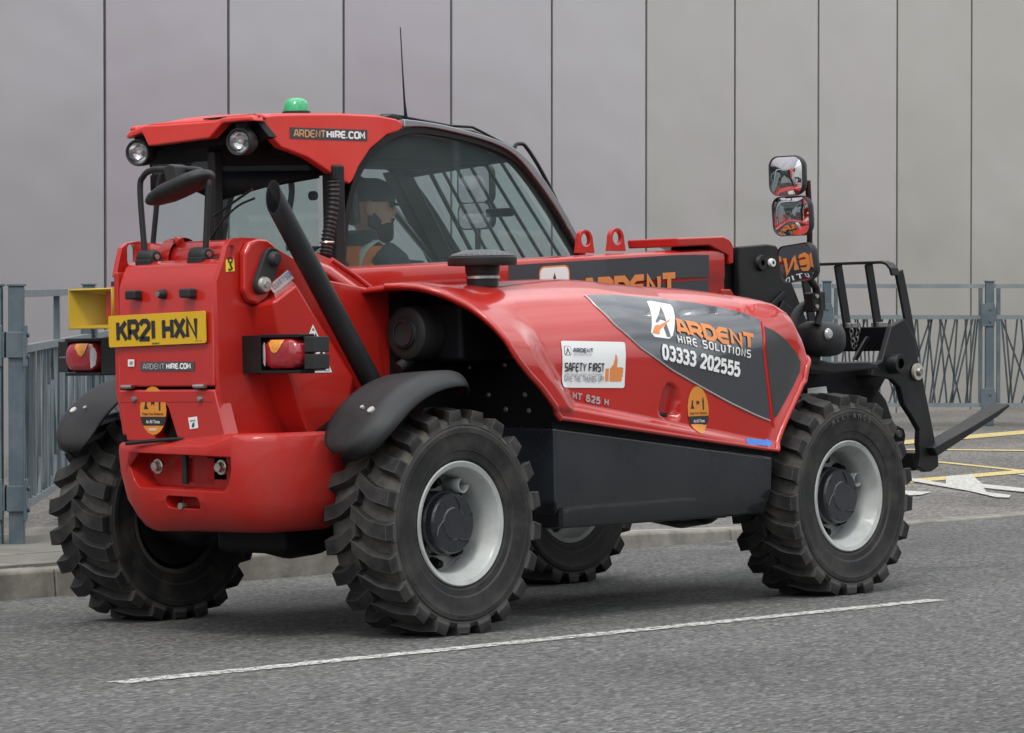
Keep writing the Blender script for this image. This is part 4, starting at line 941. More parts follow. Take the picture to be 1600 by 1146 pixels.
fl2 = lambda u, v, e=0: O+(A_-O).normalized()*u+(D_-O).normalized()*v+Vector((0, -e-.001, 0))
wl_ = MB().add([fl2(0, 0), fl2((A_-O).length, 0), fl2((A_-O).length, (D_-O).length), fl2(0, (D_-O).length)], [(0, 1, 2, 3)]).build('name_label', STK, T)
stroke_text('label_letters', 'DUMFT', INKG, wl_, lambda u, v, e: fl2(u+.012, v+.014, e+.001), .022, wid=.6, gap=.2, th=.12, width=.065)
stroke_text('label_letters', 'SON', BLU, wl_, lambda u, v, e: fl2(u+.082, v+.014, e+.001), .022, wid=.6, gap=.2, th=.12, width=.038)
for P1, P2, dot in (([(-0.302,1.1264),(-0.2677,1.0729),(-0.3324,1.0736)], [(-0.3023,1.1149),(-0.2805,1.0799),(-0.3193,1.0804)], [(-0.3028,1.0941)][0]), ([(-0.2585,1.0496),(-0.2089,0.9513),(-0.3677,0.9519)], [(-0.259,1.0311),(-0.2218,0.9586),(-0.3418,0.9584)], [(-0.2346,0.9681)][0])):
    ws_ = side_flat('warning_sticker', P1, WHT, T, YC-.0015); side_flat('warning_print', P2, INK, ws_, YC-.0025)
    MB().disc((dot[0], YC-.003, dot[1]), .010, -.001, 'y', 14).build('warning_print', WHT, ws_)

# ---- black step box under the hood
s_t = [(0.5448,0.7304),(0.6845,0.7143),(1.8469,0.5753)]; s_f = [(0.5444,0.4502),(0.6774,0.4515),(1.8394,0.4535)]; s_b = [(0.6081,0.3488),(0.7201,0.348),(1.8583,0.3451)]
skb = MB()
skb.loft([[(p[0], -.855, p[1]) for p in s_t]+[(p[0], -.33, p[1]) for p in s_t[::-1]], [(p[0], -.855, p[1]) for p in s_f]+[(p[0], -.33, p[1]) for p in s_f[::-1]], [(p[0], -.80, p[1]) for p in s_b]+[(p[0], -.33, p[1]) for p in s_b[::-1]]])
skb.build('step_box', BLKS, T, bevel=.012, seg=3)
MB().py([(0.5384,0.7567),(1.8474,0.593),(1.851,0.5751),(0.6845,0.7143),(0.5448,0.7304)], -.845, -.80).build('seal_strip', DEEP, T)
# ---- wheel arch bulkhead, air cleaner and engine bay blackness
bk = MB().px([(-.30, 1.16), (-.78, 1.12), (-.838, .98), (-.845, .36), (-.30, .33)], .575, .60); bko = bk.build('arch_bulkhead', DEEP, T, bevel=.004)
for y, z in [(-0.3188,1.0016),(-0.3979,0.957),(-0.3811,0.9522),(-0.5409,0.9944),(-0.5828,0.965),(-0.498,0.8521),(-0.6841,0.8514),(-0.5852,0.7963),(-0.702,0.7914),(-0.6615,0.7194)]:
    MB().lathe([(.0001, -.007), (.007, -.006), (.011, 0)], (.575, y, z), 'x', 10).build('bulkhead_bolt', DSTEEL, bko)
for k in range(5): MB().box(.545, .575, -.72, -.46, .985+k*.032, 1.0+k*.032).build('louvre', BLK, bko, bevel=.004)
MB().box(.22, .60, -.40, -.326, .70, 1.24).build('engine_bay_side', DEEP, T)
ac = Vector([(0.2,-0.4382,1.0891)][0])
air = MB().lathe([(.0001, -.02), (.055, -.022), (.060, -.012), (.085, -.012), (.098, -.004), (.103, .015), (.103, .05), (.098, .055), (.098, .30)], (ac.x, ac.y, ac.z), 'x', 40)
air.build('air_cleaner', PLAS, T)
MB().lathe([(.048, -.023), (.048, -.027), (.042, -.027), (.042, -.022)], (ac.x, ac.y, ac.z), 'x', 32).build('air_cleaner_ring', BLKS, T)
MB().tube([(ac.x+.05, ac.y+.02, ac.z-.09), (ac.x-.02, ac.y+.03, ac.z-.13)], .022, 10).build('dust_valve', PLAS, T)
MB().box(.30, .55, -.62, -.42, .98, 1.2).build('engine_block', DEEP, T, bevel=.02)
# precleaner mushroom on the hood
pc = Vector([(0.5295,-0.52,1.2797)][0])
pm = MB().lathe([(.060, -.02), (.060, .028), (.064, .03), (.066, .058), (.080, .064), (.128, .060), (.131, .064), (.131, .088), (.124, .094), (.10, .104), (.05, .116), (.0001, .119)], (pc.x, pc.y, pc.z), 'z', 48)
pmo = pm.build('precleaner', PLAS, T, bevel=0)
MB().lathe([(.126, .0952), (.10, .1062), (.05, .1182), (.0001, .1212)], (pc.x, pc.y, pc.z), 'z', 48).build('precleaner_dome', mat('worn_plastic', (.075, .082, .084), .6, var=.2, dirt=(.13, .125, .115), damt=.5), pmo)
MB().lathe([(.062, .010), (.066, .010), (.066, .020), (.062, .020)], (pc.x, pc.y, pc.z), 'z', 36).build('hose_clamp', STEEL, pmo)
for k in range(30):
    a = 2*PI*k/30; c, s_ = math.cos(a), math.sin(a)
    MB().tube([(pc.x+.052*c, pc.y+.052*s_, pc.z+.1155), (pc.x+.082*c, pc.y+.082*s_, pc.z+.109), (pc.x+.116*c, pc.y+.116*s_, pc.z+.099)], .0035, 5).build('precleaner_rib', mat('rib_plastic', (.11, .115, .117), .6), pmo)

# ---- boom
bt_ = [(-0.0154,1.3345),(2.0539,1.4273),(2.2371,1.4286),(2.3792,1.3624),(2.3882,1.2282),(2.3839,1.0724),(-0.024,1.002)]
sec_t = lambda x, z: [(x, YB, z), ]
xb0, xb1 = .05, bt_[3][0]-.03
def boom_ring(x):
    zt = float(np.interp(x, [bt_[0][0], bt_[1][0]], [bt_[0][1], bt_[1][1]])); t = (x-.05)/2.2
    zc_ = zt-.022; zl = zt-.128; zb = zt-.26
    return [(x, -.19, zt), (x, YB+.004, zt-.008), (x, YB, zc_), (x, YB-.0, zl+.004), (x, YB+.004, zl-.004), (x, YB+.004, zb), (x, -.19, zb-.02), (x, .0, zb-.02), (x, .035, zb), (x, .035, zt-.01), (x, .0, zt)]
MB().loft([boom_ring(xb0), boom_ring(xb1)]).build('boom', RED, T, bevel=.006, seg=3)
bmz = lambda x: boom_ring(x)[0][2]
def boom_flat(u0, zoff): 
    sl_ = (bmz(2.0)-bmz(.5))/1.5
    return lambda u, v, e=0: Vector((u0+u, YB-.0022-e, bmz(u0+u)+zoff+v))
x0_ = [(1.0038,1.3472)][0][0]; x1_ = [(2.2424,1.4019)][0][0]
zz0, zz1 = -.030, -.255
bd = MB(); rws = [[(x, YB-.0012, bmz(x)+zz0), (x, YB-.0012, bmz(x)-.124), (x, YB+.0028, bmz(x)-.132), (x, YB+.0028, bmz(x)+zz1)] for x in np.linspace(x0_, x1_, 12)]
bdo = bd.grid(rws).build('boom_decal', GREY, T, ang=20)
xl0, xl1 = [(1.1797,1.3377)][0][0], [(1.363,1.3382)][0][0]
def bpoly(name, P, m, e, par=bdo): 
    return MB().add([(a, YB-.002-e, bmz(a)+b) for a, b in P], [tuple(range(len(P)))]).build(name, m, par)
lc = (xl0+xl1)/2; lw_ = xl1-xl0
bl = bpoly('logo_block', [(lc+a, -.125+b) for a, b in rrect(0, 0, lw_, .165, .03)], ORG, 0)
bpoly('logo_block', [(lc+a, -.125+b) for a, b in rrect(0, 0, lw_-.014, .152, .025)], WHT, .0006, bl)
bpoly('logo_letter', [(lc, -.07), (lc+.05, -.19), (lc+.03, -.19), (lc, -.12), (lc-.03, -.19), (lc-.05, -.19)], GREY, .0012, bl)
xa, xb_ = [(1.4391,1.2871)][0][0], [(2.0195,1.3136)][0][0]
stroke_text('boom_word', 'ARDENT', ORG, bdo, boom_flat(xa, -.205), .105, wid=.8, gap=.18, th=.25, width=xb_-xa, sub=1)
stroke_text('boom_word', 'HIRE SOLUTIONS', WHT, bdo, boom_flat(xa, -.252), .034, wid=.62, gap=.3, th=.16, width=xb_-xa, sub=1)
MB().py([(bmz_x, bmz(bmz_x)-.100) for bmz_x in (0.3, 2.22)]+[(bmz_x, bmz(bmz_x)-.128) for bmz_x in (2.22, .3)], YB-.0, -.1).build('boom_fold', RED, T)
# boom end collar
col_o = [(2.0324,1.4666),(2.3337,1.4773),(2.3758,1.4643),(2.4007,1.4376),(2.3986,1.3624),(2.3728,1.3569),(2.3654,1.3944),(2.2397,1.4364),(2.0397,1.4297)]
MB().py(col_o, -.228, .05).build('boom_collar', RED, T, bevel=.008, seg=3)
MB().py([(2.319,1.255),(2.3785,1.2549),(2.4034,1.228),(2.4091,1.1259),(2.3158,1.14)], -.226, .05).build('boom_lug', RED, T, bevel=.006)
# lifting eyes on top of the boom
for p in [(1.5704,1.414),(1.7651,1.4231)]:
    R = [[(p[0]+a, p[1]-.010+b) for a, b in [(-.052, 0), (-.046, .03), (-.043, .050)]+arc2((0, .052), .043, 172, 8, 12)+[(.043, .050), (.046, .03), (.052, 0)]], [(p[0]+a, p[1]+.040+b) for a, b in arc2((0, .004), .029, 0, 340, 16)]]
    plate('lifting_eye', R, -.12, .022, RED, T, bevel=.004)
# inner boom and head (black)
MB().py([(2.3203,1.4164),(2.4483,1.4226),(2.4423,1.2069),(2.3146,1.2074)], -.19, .0).build('inner_boom', BLK, T)
hd = [(2.4234,1.4329),(2.618,1.4451),(2.6791,1.4401),(2.7133,1.4104),(2.7467,1.3422),(2.8484,1.1777),(2.9168,1.0671),(2.8958,0.9572),(2.7491,0.9595),(2.5128,1.0929),(2.4283,1.1475)]
MB().py(hd, -.235, -.20).build('boom_head', BLK, T, bevel=.008, seg=3)
MB().py(hd, .01, .045).build('boom_head', BLK, T, bevel=.008, seg=3)
MB().py([(a+.02, b-.02) for a, b in hd], -.20, .01).build('boom_head_web', DEEP, T)
c_ = [(2.5657,-0.236,1.3654),(2.6353,-0.236,1.3657)]
MB().lathe([(.012, -.014), (.030, -.014), (.034, -.008), (.036, .004)], c_[0], 'y', 24).build('head_pin', BLK, T)
MB().lathe([(.008, -.016), (.016, -.016), (.019, -.008), (.019, .0)], c_[1], 'y', 18).build('head_pin_cap', STK, T)
MB().hexa(*[[Vector(p)+Vector((0, dy, 0)) for p in [(2.5662,-0.238,1.1623),(2.7083,-0.238,1.246),(2.7256,-0.238,1.2323),(2.5744,-0.238,1.146)]] for dy in (0, -.012)]).build('head_rib', BLK, T, bevel=.003)
MB().hexa(*[[Vector(p)+Vector((0, dy, 0)) for p in [(2.6665,-0.238,1.1618),(2.7028,-0.238,1.2051),(2.7592,-0.238,1.1721),(2.7049,-0.238,1.1234)]] for dy in (0, -.012)]).build('head_rib', BLK, T, bevel=.003)

# ---- cab
gin = [(0.3774,1.3189),(0.3828,1.3928),(0.3999,1.5161),(0.4343,1.635),(0.4857,1.725),(0.5508,1.791),(0.6446,1.8458),(0.7711,1.8746),(0.9901,1.8633),(1.2135,1.8262),(1.3533,1.7808),(1.463,1.7002),(1.577,1.5875),(1.6573,1.4967),(1.7344,1.4105),(1.7766,1.3473)]
gout = [(0.3462,1.3189),(0.3516,1.3926),(0.3686,1.5157),(0.4102,1.6444),(0.4616,1.7417),(0.5337,1.8104),(0.6344,1.868),(0.7717,1.8997),(0.9982,1.889),(1.2256,1.8522),(1.3769,1.8021),(1.4944,1.7139),(1.6088,1.601),(1.6932,1.505),(1.7705,1.416),(1.8168,1.3475)]
s2 = lambda P: [(p.x, p.y) for p in smooth_path([Vector((a, b, 0)) for a, b in P], 4)]
gin, gout = s2(gin), s2(gout)
def ring(name, go, gi, y, t, m, par): return link(name, outline_mesh([go, gi], t, XZ(y), name), m, par, .003)
cabf = ring('cab_side_frame', gout, gin, YG, .05, BLK, T)
MB().add([(a, YG-.005, b) for a, b in gin], [tuple(range(len(gin)))]).build('side_window', GLS, T)
# grey trim over the frame
tr_o = [(0.7049,1.9265),(0.824,1.9204),(0.9775,1.9051),(1.2044,1.8686),(1.3669,1.819),(1.4959,1.7261),(1.6141,1.6056),(1.6984,1.5044),(1.7717,1.4154)]
tr_i = [(0.7005,1.8964),(0.8234,1.9003),(0.977,1.886),(1.2001,1.8505),(1.3472,1.8004),(1.4682,1.7073),(1.5824,1.5973),(1.6665,1.5014),(1.7435,1.4073)]
tr_o, tr_i = s2(tr_o), s2(tr_i)
MB().py(tr_o+tr_i[::-1], .040, .075).build('window_trim', TRIM, T, bevel=.004)
ring('cab_side_frame', gout, gin, .76, .05, BLK, T)
MB().add([(a, .765, b) for a, b in gin], [tuple(range(len(gin)))]).build('door_window', GLS2, T)
# pillars, sills, header
MB().box(.30, .36, .03, .10, 1.2, 1.74).build('cab_pillar', BLK, T, bevel=.01)
MB().box(-.05, .0, .325, .365, 1.33, 1.80).build('cab_pillar', BLK, T, bevel=.01)
rp_ = [(-.06, .70), (-.06, .36), (.27, .09)]
rs = MB()
for (xa_, ya_), (xb2, yb2) in ((rp_[0], rp_[1]), (rp_[1], rp_[2])):
    rs.hexa([(xa_, ya_, .72), (xb2, yb2, .72), (xb2+.04, yb2+.03, .72), (xa_+.04, ya_+.0, .72)], [(xa_, ya_, 1.40), (xb2, yb2, 1.375), (xb2+.04, yb2+.03, 1.375), (xa_+.04, ya_+.0, 1.40)])
rs.build('cab_rear_sill', RED, T)
MB().add([(-.04, .685, 1.37), (-.04, .37, 1.37), (-.04, .37, 1.76), (-.04, .685, 1.76)], [(0, 1, 2, 3)]).build('rear_window', GLS2, T)
MB().add([(-.03, .35, 1.37), (.28, .10, 1.36), (.28, .10, 1.74), (-.03, .35, 1.74)], [(0, 1, 2, 3)]).build('rear_window', GLS2, T)
MB().loft([[(-.02+dx, .71, z), (-.02+dx, .36, z), (.29, .09, z), (.33, .11, z), (.04+dx, .40, z), (.04+dx, .71, z)] for z, dx in ((1.70, 0), (1.87, -.05))]).build('cab_rear_header', DEEP, T, bevel=.01)
MB().tube(smooth_path([Vector(p) for p in [(0.2267,0.2,1.7196),(0.2384,0.2,1.6412),(0.2151,0.2,1.5304),(0.219,0.2,1.4151)]], 4), .012, 8).build('door_frame_tube', BLK, T)
MB().disc([(0.3226,0.16,1.6264)][0], .018, .02, 'y', 12).build('window_catch', BLK, T)
wpr = MB().tube(smooth_path([Vector(p) for p in [(-0.06,0.3444,1.4566),(-0.06,0.2714,1.5295),(-0.06,0.1853,1.582),(-0.06,0.0937,1.6074)]], 4), .0045, 8).build('rear_wiper', BLK, T)
MB().tube([Vector(p) for p in [(-0.065,0.3152,1.548),(-0.065,0.1015,1.6413)]], .005, 6).build('wiper_blade', BLK, wpr)
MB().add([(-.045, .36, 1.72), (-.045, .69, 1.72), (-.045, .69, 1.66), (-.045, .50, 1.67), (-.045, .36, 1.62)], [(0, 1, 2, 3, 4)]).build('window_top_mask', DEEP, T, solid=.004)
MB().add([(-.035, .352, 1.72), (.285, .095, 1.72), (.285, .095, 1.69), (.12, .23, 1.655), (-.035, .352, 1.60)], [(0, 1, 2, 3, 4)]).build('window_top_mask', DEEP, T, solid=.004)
MB().box(-.1, 1.70, .745, .79, .55, 1.34).build('cab_left_wall', RED, T, bevel=.02)
MB().box(.2, 1.72, .08, .76, .50, .56).build('cab_floor', DEEP, T)
MB().box(.2, 1.70, .085, .11, .55, 1.30).build('cab_right_wall', DEEP, T)
MB().box(1.66, 1.76, .09, .76, .55, 1.36).build('cab_front_wall', BLK, T, bevel=.02)
MB().loft([[(1.60, y, 1.36), (1.74, y, 1.38), (1.74, y, .9), (1.52, y, .9), (1.48, y, 1.24)] for y in (.12, .74)]).build('dashboard', PLAS, T, bevel=.02)
lin = [(a, b) for a, b in gin if b > 1.785]
MB().py([(.12, 1.775), (.12, 1.87)]+[(max(a, .2), b-.006) for a, b in sorted(lin) if a < 1.36]+[(1.36, 1.775)], .10, .75).build('roof_lining', DEEP, T)
# windscreen and its frame
WA, WB_, WC, WD = Vector((1.335, .10, 1.80)), Vector((1.425, .735, 1.765)), Vector((1.76, .735, 1.30)), Vector((1.80, .10, 1.32))
MB().add([WA, WB_, WC, WD], [(0, 1, 2, 3)]).build('windscreen', GLS2, T)
MB().hexa([WB_+Vector((-.10, -.02, 0)), WB_+Vector((.02, -.02, 0)), WB_+Vector((.02, .05, 0)), WB_+Vector((-.10, .05, 0))][::-1], [WC+Vector((-.10, -.02, 0)), WC+Vector((.02, -.02, 0)), WC+Vector((.02, .05, 0)), WC+Vector((-.10, .05, 0))][::-1]).build('windscreen_pillar', BLK, T, bevel=.01)
MB().tube([WA+Vector((0, 0, .0)), WB_], .025, 8).build('windscreen_header', BLK, T)
MB().tube(smooth_path([(1.1426,0.75,1.7382),(1.2394,0.75,1.7031),(1.3286,0.75,1.6356),(1.4561,0.75,1.5251),(1.6466,0.75,1.3649)], 5), .016, 10).build('door_frame_tube', TRIM, T)
MB().tube(smooth_path([(1.3164,0.75,1.6035),(1.3174,0.75,1.4971),(1.3462,0.75,1.4307),(1.4142,0.75,1.3964),(1.5299,0.75,1.3861)], 5), .012, 8).build('door_inner_frame', BLK, T)
gd = MB()
def wp(u, v, off=.07):                                   # u across from right to left, v down the windscreen
    p = WA.lerp(WB_, u).lerp(WD.lerp(WC, u), v); nn = (WB_-WA).cross(WD-WA).normalized(); nn = nn if nn.x > 0 else -nn
    return p+nn*off
gd.tube([wp(.02, 1.0), wp(.02, .12), wp(.05, .05), wp(.10, .04), wp(.82, .06), wp(.89, .08), wp(.91, .14), wp(.91, 1.0)], .010, 8)
gdo = gd.build('windscreen_guard', BLK, T)
for u in (.20, .35, .50, .64, .78): MB().tube([wp(u, .05), wp(u, 1.0)], .0075, 8).build('guard_bar', BLK, gdo)
MB().box(1.50, 1.53, .22, .36, 1.565, 1.60).build('interior_display', DEEP, T, bevel=.008)
# left outside mirrors seen through the glass
for z, hh in ((1.735, .17), (1.60, .12)):
    mm_ = MB().loft([[(2.05+dx, .93+a*k, z+b*k) for a, b in rrect(0, 0, .20, hh, .04)] for dx, k in ((0, 1), (.03, 1), (.05, .8))]).build('door_mirror', PLAS, T)
    MB().add([(2.048, .93+a*.9, z+b*.9) for a, b in rrect(0, 0, .20, hh, .04)], [tuple(range(20))]).build('mirror_glass', MIRR, mm_)
MB().tube([(2.07, .93, 1.82), (2.07, .93, 1.30), (2.0, .8, 1.2)], .014, 8).build('mirror_post', BLK, T)
# wiper pipe arching over the front of the cab
MB().tube(smooth_path([(1.3953,0.1,1.8139),(1.4077,0.1,1.8453),(1.4349,0.1,1.8539),(1.4734,0.1,1.8419),(1.5606,0.1,1.7502),(1.6631,0.1,1.6105),(1.7544,0.1,1.4588),(1.7768,0.1,1.4008)], 6), .008, 8).build('wiper_pipe', BLK, T)
# corrugated hose beside the rear pillar
hs = MB(); hp_ = resample(smooth_path([Vector(p) for p in [(0.2586,0,1.6749),(0.2603,0,1.6091),(0.2444,0,1.5236),(0.2254,0,1.4504),(0.2172,0,1.3945)]], 8), 100) if False else None
P_ = smooth_path([(0.2622,0,1.6822),(0.2638,0,1.6092),(0.2479,0,1.5237),(0.2289,0,1.4505),(0.2171,0,1.3896)], 14)
hs.tube(P_, .02, 14, True, [.0235+.0035*math.cos(i*PI/1.5) for i in range(len(P_))])
hso = hs.build('corrugated_hose', PLAS, T, ang=70)
cl_p = Vector([(0.2252,0,1.4407)][0]); MB().lathe([(.027, -.004), (.029, 0), (.027, .004)], (cl_p.x, cl_p.y, cl_p.z), 'z', 24).build('hose_clip', STEEL, hso)

# ---- roof
fin = [(-0.0777,1.9003),(-0.0674,1.9127),(0.0126,1.9214),(0.1473,1.9284),(0.353,1.9365),(0.563,1.9362),(0.6624,1.9271),(0.6978,1.9133),(0.7009,1.8934),(0.6754,1.8789),(0.6108,1.8632),(0.5172,1.806),(0.4523,1.7377),(0.4195,1.6852),(0.4016,1.6676),(0.374,1.6744),(0.326,1.6931),(0.2546,1.7282),(0.177,1.7629),(0.093,1.7849),(0.0362,1.7979),(0.0067,1.8212),(-0.0322,1.861)]
ft = [p for p in fin if False]
fn = MB(); n = len(fin)
MB().py(fin, .045, .085).build('roof_side', ROOFR, T, bevel=.012, seg=4)
MB().py(fin, .735, .775).build('roof_side', ROOFR, T, bevel=.012, seg=4)
topl = [(-0.0742,1.9077),(0.0125,1.919),(0.1472,1.9259),(0.3529,1.9341),(0.5629,1.9338),(0.6765,1.9201)]
rws = [[(-0.155,-0.0416,1.9059),(-0.155,0.0481,1.9085),(-0.155,0.1281,1.908),(-0.155,0.1669,1.8981),(-0.155,0.2656,1.8986),(-0.155,0.3652,1.8991),(-0.155,0.4658,1.8996),(-0.155,0.56,1.9022),(-0.155,0.6114,1.8939),(-0.155,0.6446,1.8846),(-0.155,0.6634,1.8695)]]
for a, b in [(-.02, topl[0][1]+.002)]+topl[1:]:
    rws.append([(a, .06+.70*k/10, b-.001+.014*math.sin(PI*k/10)-(.03*max(0, (k-7)/3)**2 if a < .2 else 0)) for k in range(11)])
MB().grid(rws).build('roof_shell', ROOFR, T, solid=.012)
fas = [(0.6694,1.8552),(0.6727,1.8702),(0.6502,1.8838),(0.5656,1.9014),(0.4713,1.8989),(0.1723,1.8974),(0.1335,1.9073),(0.0534,1.9077),(-0.0363,1.9052),(-0.0461,1.8856),(0.002,1.8906),(0.1305,1.888),(0.2056,1.8354),(0.5459,1.8221),(0.5809,1.8753)]
MB().px(fas, -.185, -.135).build('roof_rear_fascia', ROOFR, T, bevel=.007, seg=3)
MB().px([(0.6809,1.8727),(0.6289,1.8946),(0.0443,1.8928),(-0.0232,1.8318),(0.0775,1.8177),(0.5946,1.8091)], -.09, -.05).build('roof_underside', DEEP, T)
rl = MB(); 
MB().grid([[(x, y, 1.872) for y in (.09, .74)] for x in (-.07, .7)]).build('roof_underside', DEEP, T, solid=.01)
for px_, nm_ in (([(-0.17,0.059,1.8143)][0], 'work_light'), ([(-0.17,0.6228,1.8008)][0], 'work_light')):
    p = Vector(px_)
    M = Matrix.Translation(p) @ Matrix.Rotation(math.radians(20), 4, 'Z') @ Matrix.Rotation(math.radians(-4), 4, 'Y')
    o = MB().lathe([(.041, .006), (.043, -.004), (.049, -.006), (.052, .002), (.052, .05), (.040, .085), (.0001, .09)], (0, 0, 0), 'x', 32).xf(M).build('work_light', PLAS, T)
    MB().lathe([(.041, .004), (.036, .016), (.024, .028), (.010, .033), (.0001, .033)], (0, 0, 0), 'x', 32).xf(M).build('lamp_reflector', REFL, o)
    MB().lathe([(.0001, -.008), (.022, -.006), (.041, .003)], (0, 0, 0), 'x', 32).xf(M).build('lamp_glass', GLC, o)
    MB().lathe([(.0001, .008), (.009, .010), (.010, .03)], (0, 0, 0), 'x', 16).xf(M).build('lamp_bulb', LWHT, o)
    MB().box(.02, .10, -.02, .02, .02, .09).xf(M).build('lamp_bracket', DEEP, o)
q4 = [(0.0823,0.0435,1.8762),(0.4985,0.0435,1.8793),(0.4973,0.0435,1.8348),(0.0811,0.0435,1.8327)]
O, A_, D_ = Vector(q4[3]), Vector(q4[2]), Vector(q4[0])
fr3 = lambda u, v, e=0: O+(A_-O).normalized()*u+(D_-O).normalized()*v+Vector((0, -e, 0))
WL, HL = (A_-O).length, (D_-O).length
rbd = MB().add([fr3(0, 0), fr3(WL, 0), fr3(WL, HL), fr3(0, HL)], [(0, 1, 2, 3)]).build('web_badge', GREY, T)
stroke_text('web_letters', 'ARDENT', mat('tan_print', (.55, .30, .14), .4), rbd, lambda u, v, e: fr3(WL*.05+u, HL*.16+v, e+.0006), HL*.68, wid=.6, gap=.14, th=.17, width=WL*.40)
stroke_text('web_letters', 'HIRE.COM', WHT, rbd, lambda u, v, e: fr3(WL*.47+u, HL*.16+v, e+.0006), HL*.68, wid=.6, gap=.14, th=.22, width=WL*.49)
# black top hatch with its antenna, and the green beacon
hb0 = [(0.7374,0.2,1.9428),(0.875,0.2,1.9346),(1.1186,0.2,1.9194),(1.2767,0.2,1.9088),(1.3678,0.2,1.8856),(1.4439,0.2,1.8513)]
hat = MB(); hat.loft([[Vector(p)+Vector((0, dy, dz)) for p in hb0]+[Vector(p)+Vector((0, dy, -.06)) for p in hb0[::-1]] for dy, dz in ((0, 0), (.55, 0))])
hat.build('roof_hatch', BLK, T, bevel=.006)
rb2 = [(0.8399,0.3,1.9593),(0.8984,0.3,1.9638),(0.979,0.3,1.9562),(1.2247,0.3,1.9319),(1.3693,0.3,1.93),(1.4227,0.3,1.9133),(1.5148,0.3,1.8819),(1.6078,0.3,1.8528)]
MB().tube(rb2, .006, 6).build('hatch_bar', BLK, T)
MB().hexa(*[[Vector(p)+Vector((0, dy, 0)) for p in [(0.7747,0.24,1.9462),(0.8367,0.24,1.9609),(0.9021,0.24,1.9504),(0.9017,0.24,1.9351)]] for dy in (0, .3)]).build('hatch_hinge', BLK, T, bevel=.004)
an = [(0.9806,0.3,1.9486),(0.9732,0.3,2.0175),(0.9655,0.3,2.1453),(0.957,0.3,2.3165)]
MB().tube(an, .003, 6, True, [.009, .005, .0032, .0025]).build('antenna', BLK, T)
bc_ = Vector([(0.4848,0.42,1.9615)][0])
be = MB().lathe([(.056, -.06), (.056, .008), (.050, .010)], (bc_.x, bc_.y, bc_.z), 'z', 28).build('beacon', PLAS, T)
MB().lathe([(.0525, .0), (.0525, .012), (.050, .030), (.044, .047), (.033, .057), (.018, .062), (.0001, .063)], (bc_.x, bc_.y, bc_.z), 'z', 36).build('beacon_lens', GREEN, be, ang=70)
MB().lathe([(.0001, .05), (.012, .05), (.02, .02), (.02, -.02)], (bc_.x, bc_.y, bc_.z), 'z', 16).build('beacon_core', mat('beacon_core', (.25, .5, .35), .3), be)
# black lamp bar and plate poking over the roof edge
MB().hexa(*[[Vector(p)+Vector((0, dy, 0)) for p in [(-0.1508,0.15,1.9142),(0.0085,0.15,1.9304),(0.0217,0.15,1.9236),(-0.1509,0.15,1.9082)]] for dy in (0, .12)]).build('roof_strip', BLK, T)

# ---- rear mirror on its guard frame
gA = [(-0.58,0.1336,1.3775),(-0.58,0.1547,1.6245),(-0.58,0.1357,1.68),(-0.58,0.0863,1.7012),(-0.58,0.0032,1.6998),(-0.58,-0.1268,1.6939),(-0.58,-0.1808,1.6823),(-0.58,-0.2102,1.6464),(-0.58,-0.2089,1.5981),(-0.58,-0.1895,1.3799)]
MB().tube(smooth_path(gA[:1]+gA[1:], 5), .0115, 10).build('mirror_guard', PLAS, T)
gB = [(-0.46,0.2276,1.4116),(-0.46,0.1899,1.6281),(-0.46,0.1708,1.6841),(-0.46,0.1353,1.7014),(-0.46,0.0034,1.7002)]
MB().tube(smooth_path(gB, 4), .010, 8).build('mirror_guard', PLAS, T)
for p in [(-0.58,0.1161,1.3794),(-0.58,-0.1624,1.3807)]:
    q = Vector(p); ft_ = MB().lathe([(.0001, -.05), (.026, -.046), (.032, -.03), (.032, .03), (.026, .04), (.0001, .04)], tuple(q), 'y', 18)
    ft_.box(q.x-.04, q.x+.08, q.y-.05, q.y+.03, q.z-.04, q.z-.005); fo = ft_.build('guard_foot', PLAS, T, bevel=.004)
    MB().disc((q.x-.005, q.y-.051, q.z+.004), .010, -.004, 'y', 14).build('guard_bolt', STEEL, fo)
mc = Vector([(-0.61,-0.0655,1.6265)][0]); sh = MB(); R = []
for t, k in ((-1, .02), (-.9, .44), (-.7, .74), (-.35, .96), (0, 1), (.35, .98), (.7, .86), (.9, .58), (1, .02)):
    c = mc+Vector((.02, -.165*t, .045*t)); R.append([c+Vector((.075*k*math.cos(2*PI*j/18), 0, .040*k*math.sin(2*PI*j/18)*(1 if math.sin(2*PI*j/18) > 0 else .85))) for j in range(18)])
sh.loft(R); sho = sh.build('rear_view_mirror', PLAS, T, ang=70)
bkp = [(-0.62,-0.0341,1.7042),(-0.62,-0.0686,1.7142),(-0.62,-0.1026,1.7057),(-0.62,-0.1114,1.6545),(-0.62,-0.0529,1.6385)]
MB().px([tuple(p[1:]) for p in bkp], -.64, -.57).build('mirror_clamp', PLAS, T, bevel=.006)

